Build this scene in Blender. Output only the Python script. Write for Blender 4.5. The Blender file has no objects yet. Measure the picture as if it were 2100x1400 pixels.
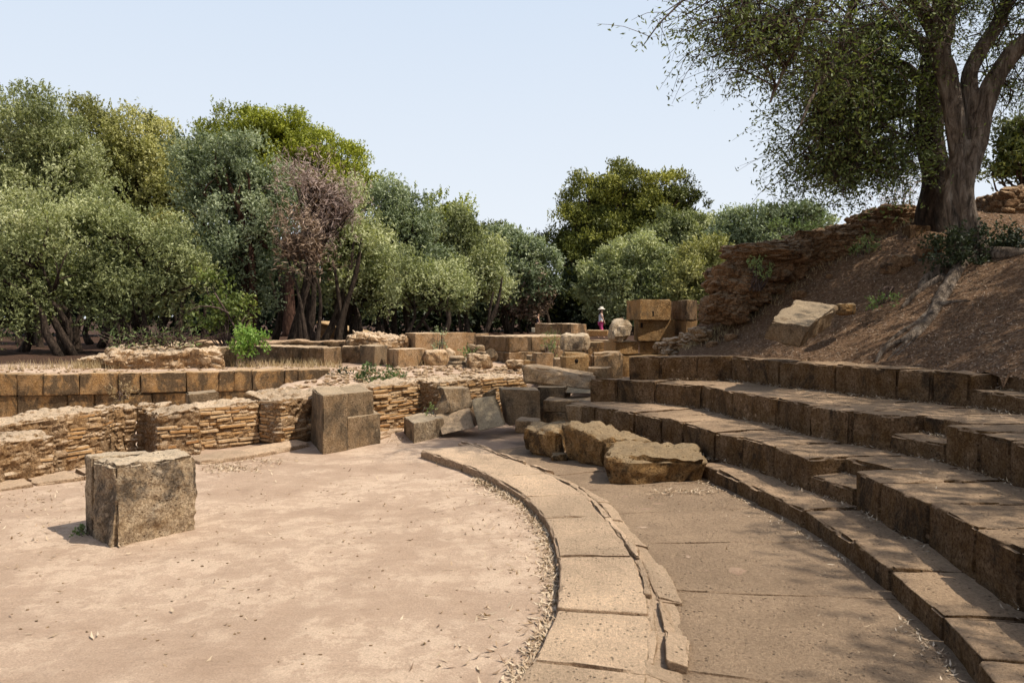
import bpy, bmesh, math, random
import numpy as np
from mathutils import Vector, Matrix
SC = bpy.context.scene
COL = SC.collection
random.seed(7)
RNG = np.random.default_rng(7)

# ------------------------------------------------------------------ camera model
F_PX, HOR, CAM_H = 1600.0, 652.0, 1.6
TILT = math.atan((700 - HOR) / F_PX)
def ray(px, py):
    x = (px - 1050) / F_PX; y = -(py - 700) / F_PX
    c, s = math.cos(TILT), math.sin(TILT)
    return np.array([x, c + y * s, -s + y * c])
def P(px, py, z=0.0):
    d = ray(px, py); s = (z - CAM_H) / d[2]
    return np.array([d[0] * s, d[1] * s, z])
def D(px, py, dist):
    d = ray(px, py); s = dist / d[1]
    return np.array([d[0] * s, dist, CAM_H + d[2] * s])
def Q(px, dist, z):
    p = D(px, HOR, dist); p[2] = z; return p
def ZY(py, dist):
    return D(1050, py, dist)[2]

cam = bpy.data.cameras.new('camera'); cam.sensor_width = 36.0; cam.lens = 36.0 * F_PX / 2100.0
cam.clip_end = 3000; cam.clip_start = 0.05
co = bpy.data.objects.new('camera', cam); COL.objects.link(co)
co.location = (0, 0, CAM_H); co.rotation_euler = (math.pi / 2 - TILT, 0, 0)
SC.camera = co

# ------------------------------------------------------------------ noise
def _h(ix, iy, iz, seed):
    n = (ix * 374761393 + iy * 668265263 + iz * 2147483647 + seed * 1274126177) & 0xffffffff
    n = ((n ^ (n >> 13)) * 1274126177) & 0xffffffff
    n = n ^ (n >> 16)
    return (n & 0xffff) / 32767.5 - 1.0
def vnoise(p, seed=0):
    p = np.asarray(p, float); i = np.floor(p).astype(np.int64); f = p - i
    f = f * f * (3 - 2 * f); r = 0
    for a in (0, 1):
        wa = f[:, 0] if a else 1 - f[:, 0]
        for b in (0, 1):
            wb = f[:, 1] if b else 1 - f[:, 1]
            for c in (0, 1):
                wc = f[:, 2] if c else 1 - f[:, 2]
                r = r + wa * wb * wc * _h(i[:, 0] + a, i[:, 1] + b, i[:, 2] + c, seed)
    return r
def fbm(p, seed=0, octv=3):
    r = 0; a = 1.0; p = np.asarray(p, float)
    for o in range(octv):
        r = r + a * vnoise(p, seed + o * 17); a *= .5; p = p * 2.1
    return r

def worley(p, seed=0):
    p = np.asarray(p, float); i = np.floor(p).astype(np.int64); f1 = np.full(len(p), 9.); f2 = f1.copy(); cid = np.zeros(len(p))
    for a in (-1, 0, 1):
        for b in (-1, 0, 1):
            for c in (-1, 0, 1):
                j = i + [a, b, c]
                q = [(_h(j[:, 0], j[:, 1], j[:, 2], seed + s) * .42 + .5) for s in (1, 2, 3)]
                dd = np.sqrt(sum((j[:, k] + q[k] - p[:, k]) ** 2 for k in range(3)))
                n = dd < f1; f2 = np.where(n, f1, np.minimum(f2, dd)); cid = np.where(n, _h(j[:, 0], j[:, 1], j[:, 2], seed + 7), cid); f1 = np.where(n, dd, f1)
    return f1, f2, cid
def cobble(p, size, flat, seed):
    # stones of about the given size, flattened; 1 at stone faces, 0 in the joints, shifted per stone
    q = p + np.stack([vnoise(p * 3, seed + k) for k in (1, 2, 3)], 1) * size * .25
    f1, f2, cid = worley(q / np.array([size, size, size * flat]), seed)
    return np.clip((f2 - f1) / .28, 0, 1) ** .6 - .6 + .35 * cid

# ------------------------------------------------------------------ object helpers
def tag(o, label=None, cat=None, group=None, kind=None):
    if label: o['label'] = label
    if cat: o['category'] = cat
    if group: o['group'] = group
    if kind: o['kind'] = kind
    return o
def mesh_np(name, V, Fq, mat=None, smooth=True, tint=None):
    """V (n,3), Fq: (m,k) int array or list of faces"""
    me = bpy.data.meshes.new(name)
    V = np.asarray(V, np.float32)
    if isinstance(Fq, np.ndarray):
        m, k = Fq.shape
        me.vertices.add(len(V)); me.vertices.foreach_set('co', V.ravel())
        me.loops.add(m * k); me.loops.foreach_set('vertex_index', Fq.ravel().astype(np.int32))
        me.polygons.add(m); me.polygons.foreach_set('loop_start', np.arange(0, m * k, k, dtype=np.int32))
        me.update(calc_edges=True)
    else:
        me.from_pydata(V.tolist(), [], Fq)
    if smooth: me.polygons.foreach_set('use_smooth', np.ones(len(me.polygons), bool))
    if tint is not None:
        at = me.attributes.new('tint', 'FLOAT', 'POINT'); at.data.foreach_set('value', np.asarray(tint, np.float32))
    if mat: me.materials.append(mat)
    me.update()
    return me
def link(name, me, parent=None, loc=None):
    o = bpy.data.objects.new(name, me); COL.objects.link(o)
    if loc is not None: o.location = loc
    if parent is not None: o.parent = parent
    return o
def recentre(V, base=None):
    V = np.asarray(V, float)
    if base is None:
        base = np.array([V[:, 0].mean(), V[:, 1].mean(), V[:, 2].min()])
    return V - base, base
def put(name, V, Fq, mat, parent=None, smooth=True, tint=None):
    """mesh given in world space; origin placed at its base (parents are unrotated)"""
    V, base = recentre(V)
    me = mesh_np(name, V, Fq, mat, smooth, tint)
    if smooth and mat is not None and mat.name.startswith(('stone', 'rock', 'rub', 'thin')): me.set_sharp_from_angle(angle=math.radians(27))
    o = link(name, me, parent)
    pl = np.array(parent.location) if parent is not None else 0
    o.location = base - pl
    return o
def empty(name, loc):
    o = bpy.data.objects.new(name, None); COL.objects.link(o); o.location = loc; o.empty_display_size = .2
    return o
def merge(parts):
    Vs, Fs, n = [], [], 0
    for V, F in parts:
        Vs.append(V); Fs += [tuple(i + n for i in f) for f in F]; n += len(V)
    return np.concatenate(Vs), Fs

# ------------------------------------------------------------------ stone blocks
def axis_pts(L, r, res):
    n = max(1, int(round((L - 2 * r) / res)))
    return np.array([0, .35 * r] + list(np.linspace(r, L - r, n + 1)) + [L - .35 * r, L])
def hexa(c, res=.06, rnd=.02, amp=.008, freq=3., chip=.02, seed=0, fine=.3, cob=None, ridge=0.0):
    """c: 8 world corners, bottom FL FR BR BL then top FL FR BR BL"""
    c = [np.asarray(a, float) for a in c]
    Lx = (np.linalg.norm(c[1] - c[0]) + np.linalg.norm(c[5] - c[4])) / 2
    Ly = (np.linalg.norm(c[3] - c[0]) + np.linalg.norm(c[2] - c[1])) / 2
    Lz = (np.linalg.norm(c[4] - c[0]) + np.linalg.norm(c[6] - c[2])) / 2
    L = np.array([Lx, Ly, Lz]); r = min(rnd, L.min() * .45)
    A = [axis_pts(l, r, res) for l in L]; n = [len(a) for a in A]
    idx = -np.ones(n, int); pts = []
    I, J, K = np.meshgrid(*[np.arange(k) for k in n], indexing='ij')
    surf = (I == 0) | (I == n[0] - 1) | (J == 0) | (J == n[1] - 1) | (K == 0) | (K == n[2] - 1)
    ii, jj, kk = np.nonzero(surf)
    idx[ii, jj, kk] = np.arange(len(ii))
    p = np.stack([A[0][ii], A[1][jj], A[2][kk]], 1)
    q = np.clip(p, r, L - r); v = p - q; ln = np.linalg.norm(v, axis=1, keepdims=True)
    v = v / np.maximum(ln, 1e-9)
    p2 = q + v * r
    edge = (np.abs(v) > .15).sum(1) >= 2
    u = p2 / L
    def tri(u):
        x, y, z = u[:, 0:1], u[:, 1:2], u[:, 2:3]
        b = (c[0] * (1 - x) + c[1] * x) * (1 - y) + (c[3] * (1 - x) + c[2] * x) * y
        t = (c[4] * (1 - x) + c[5] * x) * (1 - y) + (c[7] * (1 - x) + c[6] * x) * y
        return b * (1 - z) + t * z
    W = tri(u); cen = sum(c) / 8
    # outward dir in world, approximated through the mapping
    W2 = tri((p2 + v * .01) / L); nrm = W2 - W; nrm /= np.maximum(np.linalg.norm(nrm, axis=1, keepdims=True), 1e-9)
    off = np.array([seed * 3.17 % 50, seed * 1.31 % 37, seed * .71 % 23])
    pw = W + off
    nz = fbm(pw * freq, seed, 3) * amp + fbm(pw * freq * 4.3, seed + 5, 2) * amp * fine
    if cob: nz = nz + cobble(pw, cob[0], cob[1], seed) * cob[2]
    if ridge: nz = nz - np.abs(fbm(pw * 3.1, seed + 21, 3)) * ridge + .4 * ridge
    W = W + nrm * nz[:, None]
    vec = np.stack([fbm(pw * freq * .5 + 9, seed + k, 2) for k in (1, 2, 3)], 1) * amp * .8
    W = W + vec
    if chip > 0:
        ch = np.maximum(0, fbm(pw * 2.7, seed + 11, 3) - .15) * chip * 1.7 + np.maximum(0, fbm(pw * 9, seed + 12, 2)) * chip * .5
        W = W - nrm * (ch * edge)[:, None]
    F = []
    def face(s, flip):
        a = s[:-1, :-1].ravel(); b = s[1:, :-1].ravel(); cc = s[1:, 1:].ravel(); d = s[:-1, 1:].ravel()
        q = np.stack([a, b, cc, d], 1)
        if flip: q = q[:, ::-1]
        F.extend(map(tuple, q.tolist()))
    face(idx[:, :, 0], True); face(idx[:, :, -1], False)
    face(idx[:, 0, :], False); face(idx[:, -1, :], True)
    face(idx[0, :, :], True); face(idx[-1, :, :], False)
    return W, F
def box8(fl, fr, depth, z0, z1, dirv=None, top_in=0.0):
    fl = np.array(fl[:2]); fr = np.array(fr[:2])
    if dirv is None:
        e = fr - fl; e = e / np.linalg.norm(e); dirv = np.array([-e[1], e[0]])
    dv = np.array(dirv) * depth
    b = [fl, fr, fr + dv, fl + dv]
    return [np.array([*p, z0]) for p in b] + [np.array([*p, z1]) for p in b]
def corner8(l, m, r, z0, z1, lean=None):
    l, m, r = [np.array(a[:2]) for a in (l, m, r)]
    b = [l, m, r, l + r - m]
    o = [np.array([*p, z0]) for p in b] + [np.array([*p, z1]) for p in b]
    return o
SEED = [100]
def stone(name, c, mat, parent=None, label=None, cat=None, group=None, **kw):
    SEED[0] += 1
    V, F = hexa(c, seed=SEED[0], **kw)
    o = put(name, V, F, mat, parent)
    if label or cat: tag(o, label, cat, group)
    return o
def blob_stone(name, cen, rad, mat, seed, label=None, cat='rock', group=None, amp=.18, parent=None, rot=0, sub=4, cob=None):
    bm = bmesh.new(); bmesh.ops.create_icosphere(bm, subdivisions=sub, radius=1)
    V = np.array([v.co[:] for v in bm.verts]); F = [tuple(v.index for v in f.verts) for f in bm.faces]; bm.free()
    # blocky: push toward a rounded cube
    m = np.max(np.abs(V), 1, keepdims=True); V = V * (0.55 + .45 / m)
    n = fbm(V * 1.4 + seed * 3.3, seed, 4)
    V = V * (1 + n[:, None] * amp)
    V = V + np.stack([fbm(V * 3.5 + seed, seed + k, 2) for k in (1, 2, 3)], 1) * amp * .2
    V = V * np.array(rad)
    if cob:
        dn = V / np.linalg.norm(V, axis=1, keepdims=True); V = V + dn * (cobble(V + np.array(cen), cob[0], cob[1], seed) * cob[2])[:, None]
    c, s = math.cos(rot), math.sin(rot)
    V = np.stack([V[:, 0] * c - V[:, 1] * s, V[:, 0] * s + V[:, 1] * c, V[:, 2]], 1) + np.array(cen)
    o = put(name, V, F, mat, parent)
    if label: tag(o, label, cat, group)
    return o

# ------------------------------------------------------------------ tubes
def smooth_path(pts, rad, step):
    pts = np.asarray(pts, float); rad = np.asarray(rad, float)
    out, ro = [], []
    n = len(pts)
    for i in range(n - 1):
        p0 = pts[max(i - 1, 0)]; p1 = pts[i]; p2 = pts[i + 1]; p3 = pts[min(i + 2, n - 1)]
        k = max(2, int(np.linalg.norm(p2 - p1) / step))
        for t in np.linspace(0, 1, k, endpoint=False):
            out.append(.5 * ((2 * p1) + (-p0 + p2) * t + (2 * p0 - 5 * p1 + 4 * p2 - p3) * t * t + (-p0 + 3 * p1 - 3 * p2 + p3) * t ** 3))
            ro.append(rad[i] * (1 - t) + rad[i + 1] * t)
    out.append(pts[-1]); ro.append(rad[-1])
    return np.array(out), np.array(ro)
def tube(pts, rad, sides=8, step=.15, gnarl=0.0, seed=0, flute=0.0):
    p, r = smooth_path(pts, rad, step)
    T = np.gradient(p, axis=0); T /= np.maximum(np.linalg.norm(T, axis=1, keepdims=True), 1e-9)
    up = np.array([.13, .21, .97]) if abs(T[0][2]) < .8 else np.array([1., .1, .05])
    V = []
    a = np.linspace(0, 2 * math.pi, sides, endpoint=False)
    b = np.cross(T[0], up); b /= np.linalg.norm(b)
    for i in range(len(p)):
        t0, t1, t2 = T[i]; dt = b[0] * t0 + b[1] * t1 + b[2] * t2; b = b - T[i] * dt; b = b / math.sqrt(b[0] ** 2 + b[1] ** 2 + b[2] ** 2)
        nn = np.array([t1 * b[2] - t2 * b[1], t2 * b[0] - t0 * b[2], t0 * b[1] - t1 * b[0]])
        d = np.cos(a)[:, None] * b + np.sin(a)[:, None] * nn
        rr = np.full(sides, r[i])
        if gnarl or flute:
            q = p[i] + d * r[i]
            rr = rr * (1 + gnarl * fbm(q * 2.2 + seed, seed, 3) + gnarl * .45 * fbm(q * np.array([9., 9., 4.]) + seed, seed + 6, 2) + flute * fbm(np.concatenate([d * 2.5, np.zeros((sides, 0))], 1) + np.array([0, 0, p[i][2] * .35]) + seed, seed + 3, 2))
        V.append(p[i] + d * rr[:, None])
    V = np.concatenate(V); n = len(p); F = []
    F = [(i * sides + j, i * sides + (j + 1) % sides, (i + 1) * sides + (j + 1) % sides, (i + 1) * sides + j) for i in range(n - 1) for j in range(sides)]
    F.append(tuple(range(sides))[::-1]); F.append(tuple((n - 1) * sides + j for j in range(sides)))
    return V, F

# ------------------------------------------------------------------ materials
class NT:
    def __init__(s, name):
        s.m = bpy.data.materials.new(name); s.m.use_nodes = True; s.t = s.m.node_tree; s.n = s.t.nodes; s.l = s.t.links
        s.n.clear(); s.out = s.n.new('ShaderNodeOutputMaterial')
    def N(s, typ, **kw):
        x = s.n.new('ShaderNode' + typ)
        for k, v in kw.items():
            if k == 'ins':
                for a, b in v.items():
                    if isinstance(b, bpy.types.NodeSocket): s.l.new(b, x.inputs[a])
                    else: x.inputs[a].default_value = b
            else: setattr(x, k, v)
        return x
    def pos(s, scale=(1, 1, 1)):
        g = s.N('NewGeometry'); m = s.N('Mapping'); m.inputs['Scale'].default_value = scale
        s.l.new(g.outputs['Position'], m.inputs['Vector']); return m.outputs[0]
    def noise(s, vec, scale, detail=4, rough=.6, dist=0):
        return s.N('TexNoise', ins={'Vector': vec, 'Scale': scale, 'Detail': detail, 'Roughness': rough, 'Distortion': dist}).outputs['Fac']
    def ramp(s, fac, stops):
        r = s.N('ValToRGB'); e = r.color_ramp.elements
        while len(e) < len(stops): e.new(.5)
        for i, (p, c) in enumerate(stops):
            e[i].position = p; e[i].color = (*c, 1) if len(c) == 3 else c
        s.l.new(fac, r.inputs[0]); return r.outputs[0]
    def g(s, fac, a, b):
        return s.N('MapRange', ins={'Value': fac, 'From Min': a, 'From Max': b}).outputs[0]
    def mix(s, fac, a, b, mode='MIX'):
        x = s.N('Mix', data_type='RGBA', blend_type=mode)
        for i, v in ((0, fac), (6, a), (7, b)):
            if isinstance(v, bpy.types.NodeSocket): s.l.new(v, x.inputs[i])
            else: x.inputs[i].default_value = (*v, 1) if isinstance(v, tuple) and len(v) == 3 else v
        return x.outputs[2]
    def math(s, op, a, b=0.0):
        x = s.N('Math', operation=op)
        for i, v in ((0, a), (1, b)):
            if isinstance(v, bpy.types.NodeSocket): s.l.new(v, x.inputs[i])
            else: x.inputs[i].default_value = v
        return x.outputs[0]
    def bump(s, h, strength, dist, nrm=None):
        b = s.N('Bump'); b.inputs['Strength'].default_value = strength; b.inputs['Distance'].default_value = dist
        s.l.new(h, b.inputs['Height'])
        if nrm: s.l.new(nrm, b.inputs['Normal'])
        return b.outputs[0]
    def bsdf(s, col, rough=.9, nrm=None, spec=.2):
        b = s.N('BsdfPrincipled'); b.inputs['Roughness'].default_value = rough; b.inputs['Specular IOR Level'].default_value = spec
        if isinstance(col, tuple): b.inputs['Base Color'].default_value = (*col, 1)
        else: s.l.new(col, b.inputs['Base Color'])
        if nrm: s.l.new(nrm, b.inputs['Normal'])
        s.l.new(b.outputs[0], s.out.inputs[0]); return b

def mat_stone(name, warm, pale, lich, lichen=.5, top=.7, pits=1.0, contrast=1.0, strata=0.0, side=.4):
    s = NT(name); v = s.pos()
    oi = s.N('ObjectInfo').outputs['Random']
    vo = s.N('VectorMath', operation='ADD'); s.l.new(v, vo.inputs[0])
    cx = s.N('CombineXYZ'); s.l.new(s.math('MULTIPLY', oi, 31.0), cx.inputs[0]); s.l.new(s.math('MULTIPLY', oi, 17.0), cx.inputs[1])
    s.l.new(cx.outputs[0], vo.inputs[1]); v = vo.outputs[0]
    big = s.noise(v, 1.6, 4, .6, .4); mid = s.noise(v, 6, 6, .7); fin = s.noise(v, 34, 5, .75); grit = s.noise(v, 120, 3, .7)
    col = s.mix(s.g(mid, .38, .62), warm, tuple(w * (1 - side) + p * side for w, p in zip(warm, pale)))
    dk = tuple(c * .45 for c in warm)
    # streaky lichen, denser near top edge of steep faces
    vs = s.N('Mapping'); vs.inputs['Scale'].default_value = (1, 1, .7); s.l.new(v, vs.inputs['Vector'])
    li = s.math('ADD', s.noise(vs.outputs[0], 3.2, 6, .7, .6), s.math('MULTIPLY', s.math('SUBTRACT', fin, .5), .35))
    lf = s.g(li, .62 - .25 * lichen, .74 - .25 * lichen)
    col = s.mix(s.math('MULTIPLY', lf, .88), col, lich)
    # pale lichen spots
    vr = s.N('TexVoronoi', ins={'Vector': v, 'Scale': 9.0, 'Randomness': 1.0}).outputs['Distance']
    sp = s.math('MULTIPLY', s.g(vr, .2, .12), s.g(big, .52, .6))
    col = s.mix(s.math('MULTIPLY', sp, .55), col, tuple(min(1, c * 1.25) for c in pale))
    # dusty bleached tops
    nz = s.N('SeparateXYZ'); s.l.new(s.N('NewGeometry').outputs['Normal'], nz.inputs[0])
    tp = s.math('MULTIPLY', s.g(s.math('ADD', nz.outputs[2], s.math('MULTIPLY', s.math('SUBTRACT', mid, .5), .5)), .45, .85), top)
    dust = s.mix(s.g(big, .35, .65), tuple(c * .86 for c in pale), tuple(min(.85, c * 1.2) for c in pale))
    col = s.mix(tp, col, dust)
    # pits and fine grain
    pv = s.N('TexVoronoi', ins={'Vector': v, 'Scale': 26.0, 'Randomness': 1.0}).outputs['Distance']
    pit = s.math('MULTIPLY', s.g(pv, .26, .08), s.g(mid, .42, .58))
    col = s.mix(s.math('MULTIPLY', pit, .75 * pits), col, dk)
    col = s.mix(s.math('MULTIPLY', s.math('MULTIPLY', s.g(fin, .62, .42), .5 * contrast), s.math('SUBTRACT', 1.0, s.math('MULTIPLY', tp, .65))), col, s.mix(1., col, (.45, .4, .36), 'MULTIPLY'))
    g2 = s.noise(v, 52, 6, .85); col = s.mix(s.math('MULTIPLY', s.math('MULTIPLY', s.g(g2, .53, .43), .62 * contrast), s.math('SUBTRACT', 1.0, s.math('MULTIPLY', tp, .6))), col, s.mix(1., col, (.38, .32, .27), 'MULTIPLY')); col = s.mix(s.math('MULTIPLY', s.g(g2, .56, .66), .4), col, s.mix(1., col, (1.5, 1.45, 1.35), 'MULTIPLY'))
    br = s.N('HueSaturation', ins={'Color': col, 'Value': s.math('ADD', 1.0, s.math('MULTIPLY', oi, .3))}).outputs[0]
    h = s.math('ADD', s.math('ADD', s.math('MULTIPLY', mid, 1.0), s.math('MULTIPLY', fin, .7)), s.math('MULTIPLY', grit, .28))
    h = s.math('SUBTRACT', h, s.math('MULTIPLY', pit, .8 * pits))
    if strata:
        sv = s.N('Mapping'); sv.inputs['Scale'].default_value = (1.2, 1.2, 14); s.l.new(v, sv.inputs['Vector'])
        h = s.math('ADD', h, s.math('MULTIPLY', s.noise(sv.outputs[0], 1.3, 4, .7), strata))
    s.bsdf(br, .95, s.bump(s.math('ADD', h, s.math('MULTIPLY', g2, .8)), 1.0, .035), .12)
    return s.m
WARM = (.41, .255, .125); PALE = (.62, .475, .32); LICH = (.105, .078, .052)
M = {}
M['stone'] = mat_stone('stone_ashlar', WARM, PALE, LICH, .45, .75)
M['orange'] = mat_stone('stone_orange', (.46, .27, .11), (.46, .34, .2), (.13, .095, .06), .3, .7, 1.0)
M['stage'] = mat_stone('stone_stage_wall', (.47, .275, .11), (.56, .40, .24), (.115, .085, .055), .8, .9, 1.1, 1.1)
M['seat'] = mat_stone('stone_seat', (.185, .105, .042), (.50, .355, .23), (.06, .043, .028), .4, .97, 1.2, 1.3)
M['grey'] = mat_stone('stone_grey', (.30, .205, .115), (.47, .365, .245), (.13, .10, .068), .6, .95, 1.1)
M['rowdark'] = mat_stone('stone_shaded_row', (.26, .155, .07), (.6, .455, .305), (.09, .066, .042), .55, .97, 1.1, 1.1)  # darker row stone, its side colours deepened to stand for shade
M['lichen'] = mat_stone('stone_lichened', (.56, .42, .26), (.64, .52, .37), (.12, .10, .08), .45, .97, 1.2, 1.3, side=.8)
M['rock'] = mat_stone('rock_rough', (.40, .235, .09), (.44, .33, .2), (.07, .05, .032), .6, .85, 1.4, 1.3)
M['rubble'] = mat_stone('rubble', (.45, .28, .135), (.68, .53, .37), (.17, .115, .07), .2, 1.0, 1.3, 1.4, strata=.5)
M['rubdark'] = mat_stone('rubble_dark', (.33, .195, .10), (.42, .31, .2), (.08, .06, .045), .35, .7, 1.5, 1.4, strata=.5)
M['kerb'] = mat_stone('stone_kerb', (.46, .315, .195), (.66, .49, .335), (.27, .185, .12), .2, .95, 1.0)
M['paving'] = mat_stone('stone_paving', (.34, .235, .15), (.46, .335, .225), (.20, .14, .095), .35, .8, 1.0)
M['paleslab'] = mat_stone('stone_pale', (.44, .34, .21), (.46, .38, .26), (.3, .23, .15), .1, .9, .7)

def mat_brick():
    s = NT('thin_brick'); v = s.pos()
    vs = s.pos((1, 1, 9))
    a = s.noise(vs, 2.5, 4, .6); b = s.noise(v, 22, 5, .7)
    tt = s.N('Attribute', attribute_name='tint').outputs['Fac']; a = s.math('ADD', s.math('MULTIPLY', a, .45), s.math('MULTIPLY', tt, .55))
    col = s.ramp(a, [(.2, (.38, .19, .075)), (.45, (.50, .29, .12)), (.7, (.60, .42, .24))])
    col = s.mix(s.math('MULTIPLY', s.g(b, .6, .4), .45), col, (.2, .12, .06))
    nz = s.N('SeparateXYZ'); s.l.new(s.N('NewGeometry').outputs['Normal'], nz.inputs[0])
    col = s.mix(s.g(nz.outputs[2], .5, .9), col, (.5, .39, .27))
    s.bsdf(col, .95, s.bump(s.math('ADD', b, s.noise(v, 70, 3, .7)), .7, .015), .1)
    return s.m
M['brick'] = mat_brick()

def mat_ground():
    s = NT('earth'); v = s.pos()
    big = s.noise(v, .55, 4, .6, .5); mid = s.noise(v, 2.6, 6, .65, .3)
    sv = s.pos((.5, 1.5, 1)); fin = s.noise(sv, 14, 7, .75); gr = s.noise(v, 90, 4, .75)
    f = s.math('ADD', s.math('MULTIPLY', big, .45), s.math('ADD', s.math('MULTIPLY', mid, .45), s.math('MULTIPLY', fin, .3)))
    col = s.ramp(f, [(.40, (.36, .255, .178)), (.52, (.46, .332, .238)), (.66, (.54, .40, .292)), (.8, (.60, .45, .33))])
    pa = s.noise(v, 4.5, 14, .80, .2); pt = s.math('MULTIPLY', s.g(pa, .485, .52), s.g(s.math('ADD', big, s.math('MULTIPLY', mid, .5)), .70, .80))
    col = s.mix(s.math('MULTIPLY', pt, .58), col, (.72, .56, .415))
    # grit and small dark stones
    vo = s.N('TexVoronoi', ins={'Vector': v, 'Scale': 21.0, 'Randomness': 1.0}).outputs['Distance']
    dk = s.math('MULTIPLY', s.math('MULTIPLY', s.g(vo, .08, .045), s.g(fin, .52, .6)), .5)
    col = s.mix(dk, col, (.09, .06, .045))
    col = s.mix(s.math('MULTIPLY', s.g(gr, .6, .38), .3), col, (.17, .12, .085))
    # darker brown strip between the kerb and the seats
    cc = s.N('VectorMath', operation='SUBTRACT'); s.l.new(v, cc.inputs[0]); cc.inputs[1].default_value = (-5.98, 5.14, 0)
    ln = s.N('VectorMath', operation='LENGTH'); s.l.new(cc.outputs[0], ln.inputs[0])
    sxx = s.N('SeparateXYZ'); s.l.new(v, sxx.inputs[0]); strip_m = s.math('MULTIPLY', s.math('MULTIPLY', s.g(ln.outputs['Value'], 7.0, 7.25), s.g(sxx.outputs[1], 9.5, 8.0)), s.g(sxx.outputs[0], -1.5, -.5))
    col = s.mix(s.math('MULTIPLY', strip_m, .8), col, s.mix(1., col, (.50, .44, .40), 'MULTIPLY'))
    # forest floor: reddish brown litter beyond the stage, colour darkened for tree shade
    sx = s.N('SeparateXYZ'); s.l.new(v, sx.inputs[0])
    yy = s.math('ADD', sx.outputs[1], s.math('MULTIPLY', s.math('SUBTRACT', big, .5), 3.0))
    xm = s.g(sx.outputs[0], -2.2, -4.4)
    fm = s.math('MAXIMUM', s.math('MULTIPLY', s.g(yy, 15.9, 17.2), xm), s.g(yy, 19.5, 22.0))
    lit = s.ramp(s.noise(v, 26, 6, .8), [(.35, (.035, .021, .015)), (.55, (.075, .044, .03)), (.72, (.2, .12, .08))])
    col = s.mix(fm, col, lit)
    h = s.math('ADD', s.math('MULTIPLY', fin, .8), s.math('ADD', s.math('MULTIPLY', gr, .35), mid))
    s.bsdf(col, .97, s.bump(s.math('ADD', h, s.math('MULTIPLY', pa, 1.2)), .7, .03), .08)
    return s.m
M['ground'] = mat_ground()
def mat_hill():
    s = NT('hill_litter'); v = s.pos()
    big = s.noise(v, .8, 4, .6); fin = s.noise(v, 30, 7, .8); vr = s.N('TexVoronoi', ins={'Vector': s.pos((1, 1.6, 1)), 'Scale': 38.0}).outputs['Color']
    sp = s.N('SeparateColor'); s.l.new(vr, sp.inputs[0])
    col = s.ramp(fin, [(.34, (.085, .05, .03)), (.5, (.18, .108, .064)), (.64, (.30, .195, .12))])
    col = s.mix(s.math('MULTIPLY', s.g(sp.outputs[0], .82, .97), .7), col, (.42, .3, .2))
    col = s.mix(s.math('MULTIPLY', s.g(big, .5, .7), .35), col, (.26, .17, .105))
    s.bsdf(col, .97, s.bump(s.math('ADD', fin, s.noise(v, 9, 5, .7)), .9, .05), .08)
    return s.m
M['hill'] = mat_hill()
def mat_bark(name, c1, c2, scale=1.0):
    s = NT(name); v = s.pos((1, 1, .22)); a = s.noise(v, 14 * scale, 7, .75, .6); b = s.noise(s.pos(), 5, 5, .6)
    col = s.ramp(a, [(.38, tuple(c * .3 for c in c1)), (.5, c1), (.62, c2)])
    col = s.mix(s.math('MULTIPLY', s.g(b, .5, .7), .4), col, tuple(c * .5 for c in c1))
    s.bsdf(col, .9, s.bump(s.math('ADD', a, s.math('MULTIPLY', b, .5)), 1., .14), .15); return s.m
M['bark'] = mat_bark('bark_olive', (.26, .20, .15), (.46, .38, .30))
M['barkd'] = mat_bark('bark_dark', (.06, .042, .03), (.11, .08, .058))
M['barkr'] = mat_bark('bark_pine', (.09, .045, .03), (.15, .085, .055))
M['twig'] = mat_bark('twig_grey', (.16, .11, .09), (.3, .22, .18))
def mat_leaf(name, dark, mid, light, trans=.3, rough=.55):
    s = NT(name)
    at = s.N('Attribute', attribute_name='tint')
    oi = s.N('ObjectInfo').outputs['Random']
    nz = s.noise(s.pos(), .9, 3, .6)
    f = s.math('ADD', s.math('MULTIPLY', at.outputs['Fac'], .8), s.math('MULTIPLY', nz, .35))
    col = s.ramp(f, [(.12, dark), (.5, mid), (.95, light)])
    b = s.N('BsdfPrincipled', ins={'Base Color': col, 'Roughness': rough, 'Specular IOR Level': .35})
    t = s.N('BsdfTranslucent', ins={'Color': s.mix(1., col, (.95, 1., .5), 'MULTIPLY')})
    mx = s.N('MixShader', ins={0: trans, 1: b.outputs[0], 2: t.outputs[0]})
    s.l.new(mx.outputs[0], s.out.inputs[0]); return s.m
L = {}
L['olive'] = mat_leaf('leaf_olive', (0.079, 0.096, 0.034), (0.299, 0.328, 0.141), (0.633, 0.644, 0.384))
L['bluish'] = mat_leaf('leaf_bluish', (0.062, 0.085, 0.043), (0.243, 0.294, 0.164), (0.565, 0.610, 0.407))
L['warm'] = mat_leaf('leaf_warm_olive', (0.085, 0.090, 0.025), (0.328, 0.328, 0.107), (0.621, 0.588, 0.260))
L['pale'] = mat_leaf('leaf_pale_olive', (0.096, 0.119, 0.045), (0.362, 0.395, 0.181), (0.678, 0.689, 0.407))
L['pine'] = mat_leaf('leaf_pine', (.024, .034, .01), (.14, .155, .03), (.42, .41, .07), .15)
L['umbrella'] = mat_leaf('leaf_umbrella_pine', (.07, .09, .012), (.30, .33, .035), (.55, .57, .07), .25)
L['dead'] = mat_leaf('leaf_dead', (.17, .12, .1), (.34, .25, .21), (.5, .4, .34), .1)
L['brown'] = mat_leaf('leaf_brown', (.12, .075, .048), (.27, .185, .125), (.44, .33, .235), .1)
L['big'] = mat_leaf('leaf_shade_tree', (.026, .038, .012), (.12, .155, .045), (.30, .36, .12), .3)
L['bush'] = mat_leaf('leaf_bush', (.06, .12, .02), (.16, .30, .05), (.34, .48, .12), .35)
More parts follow.
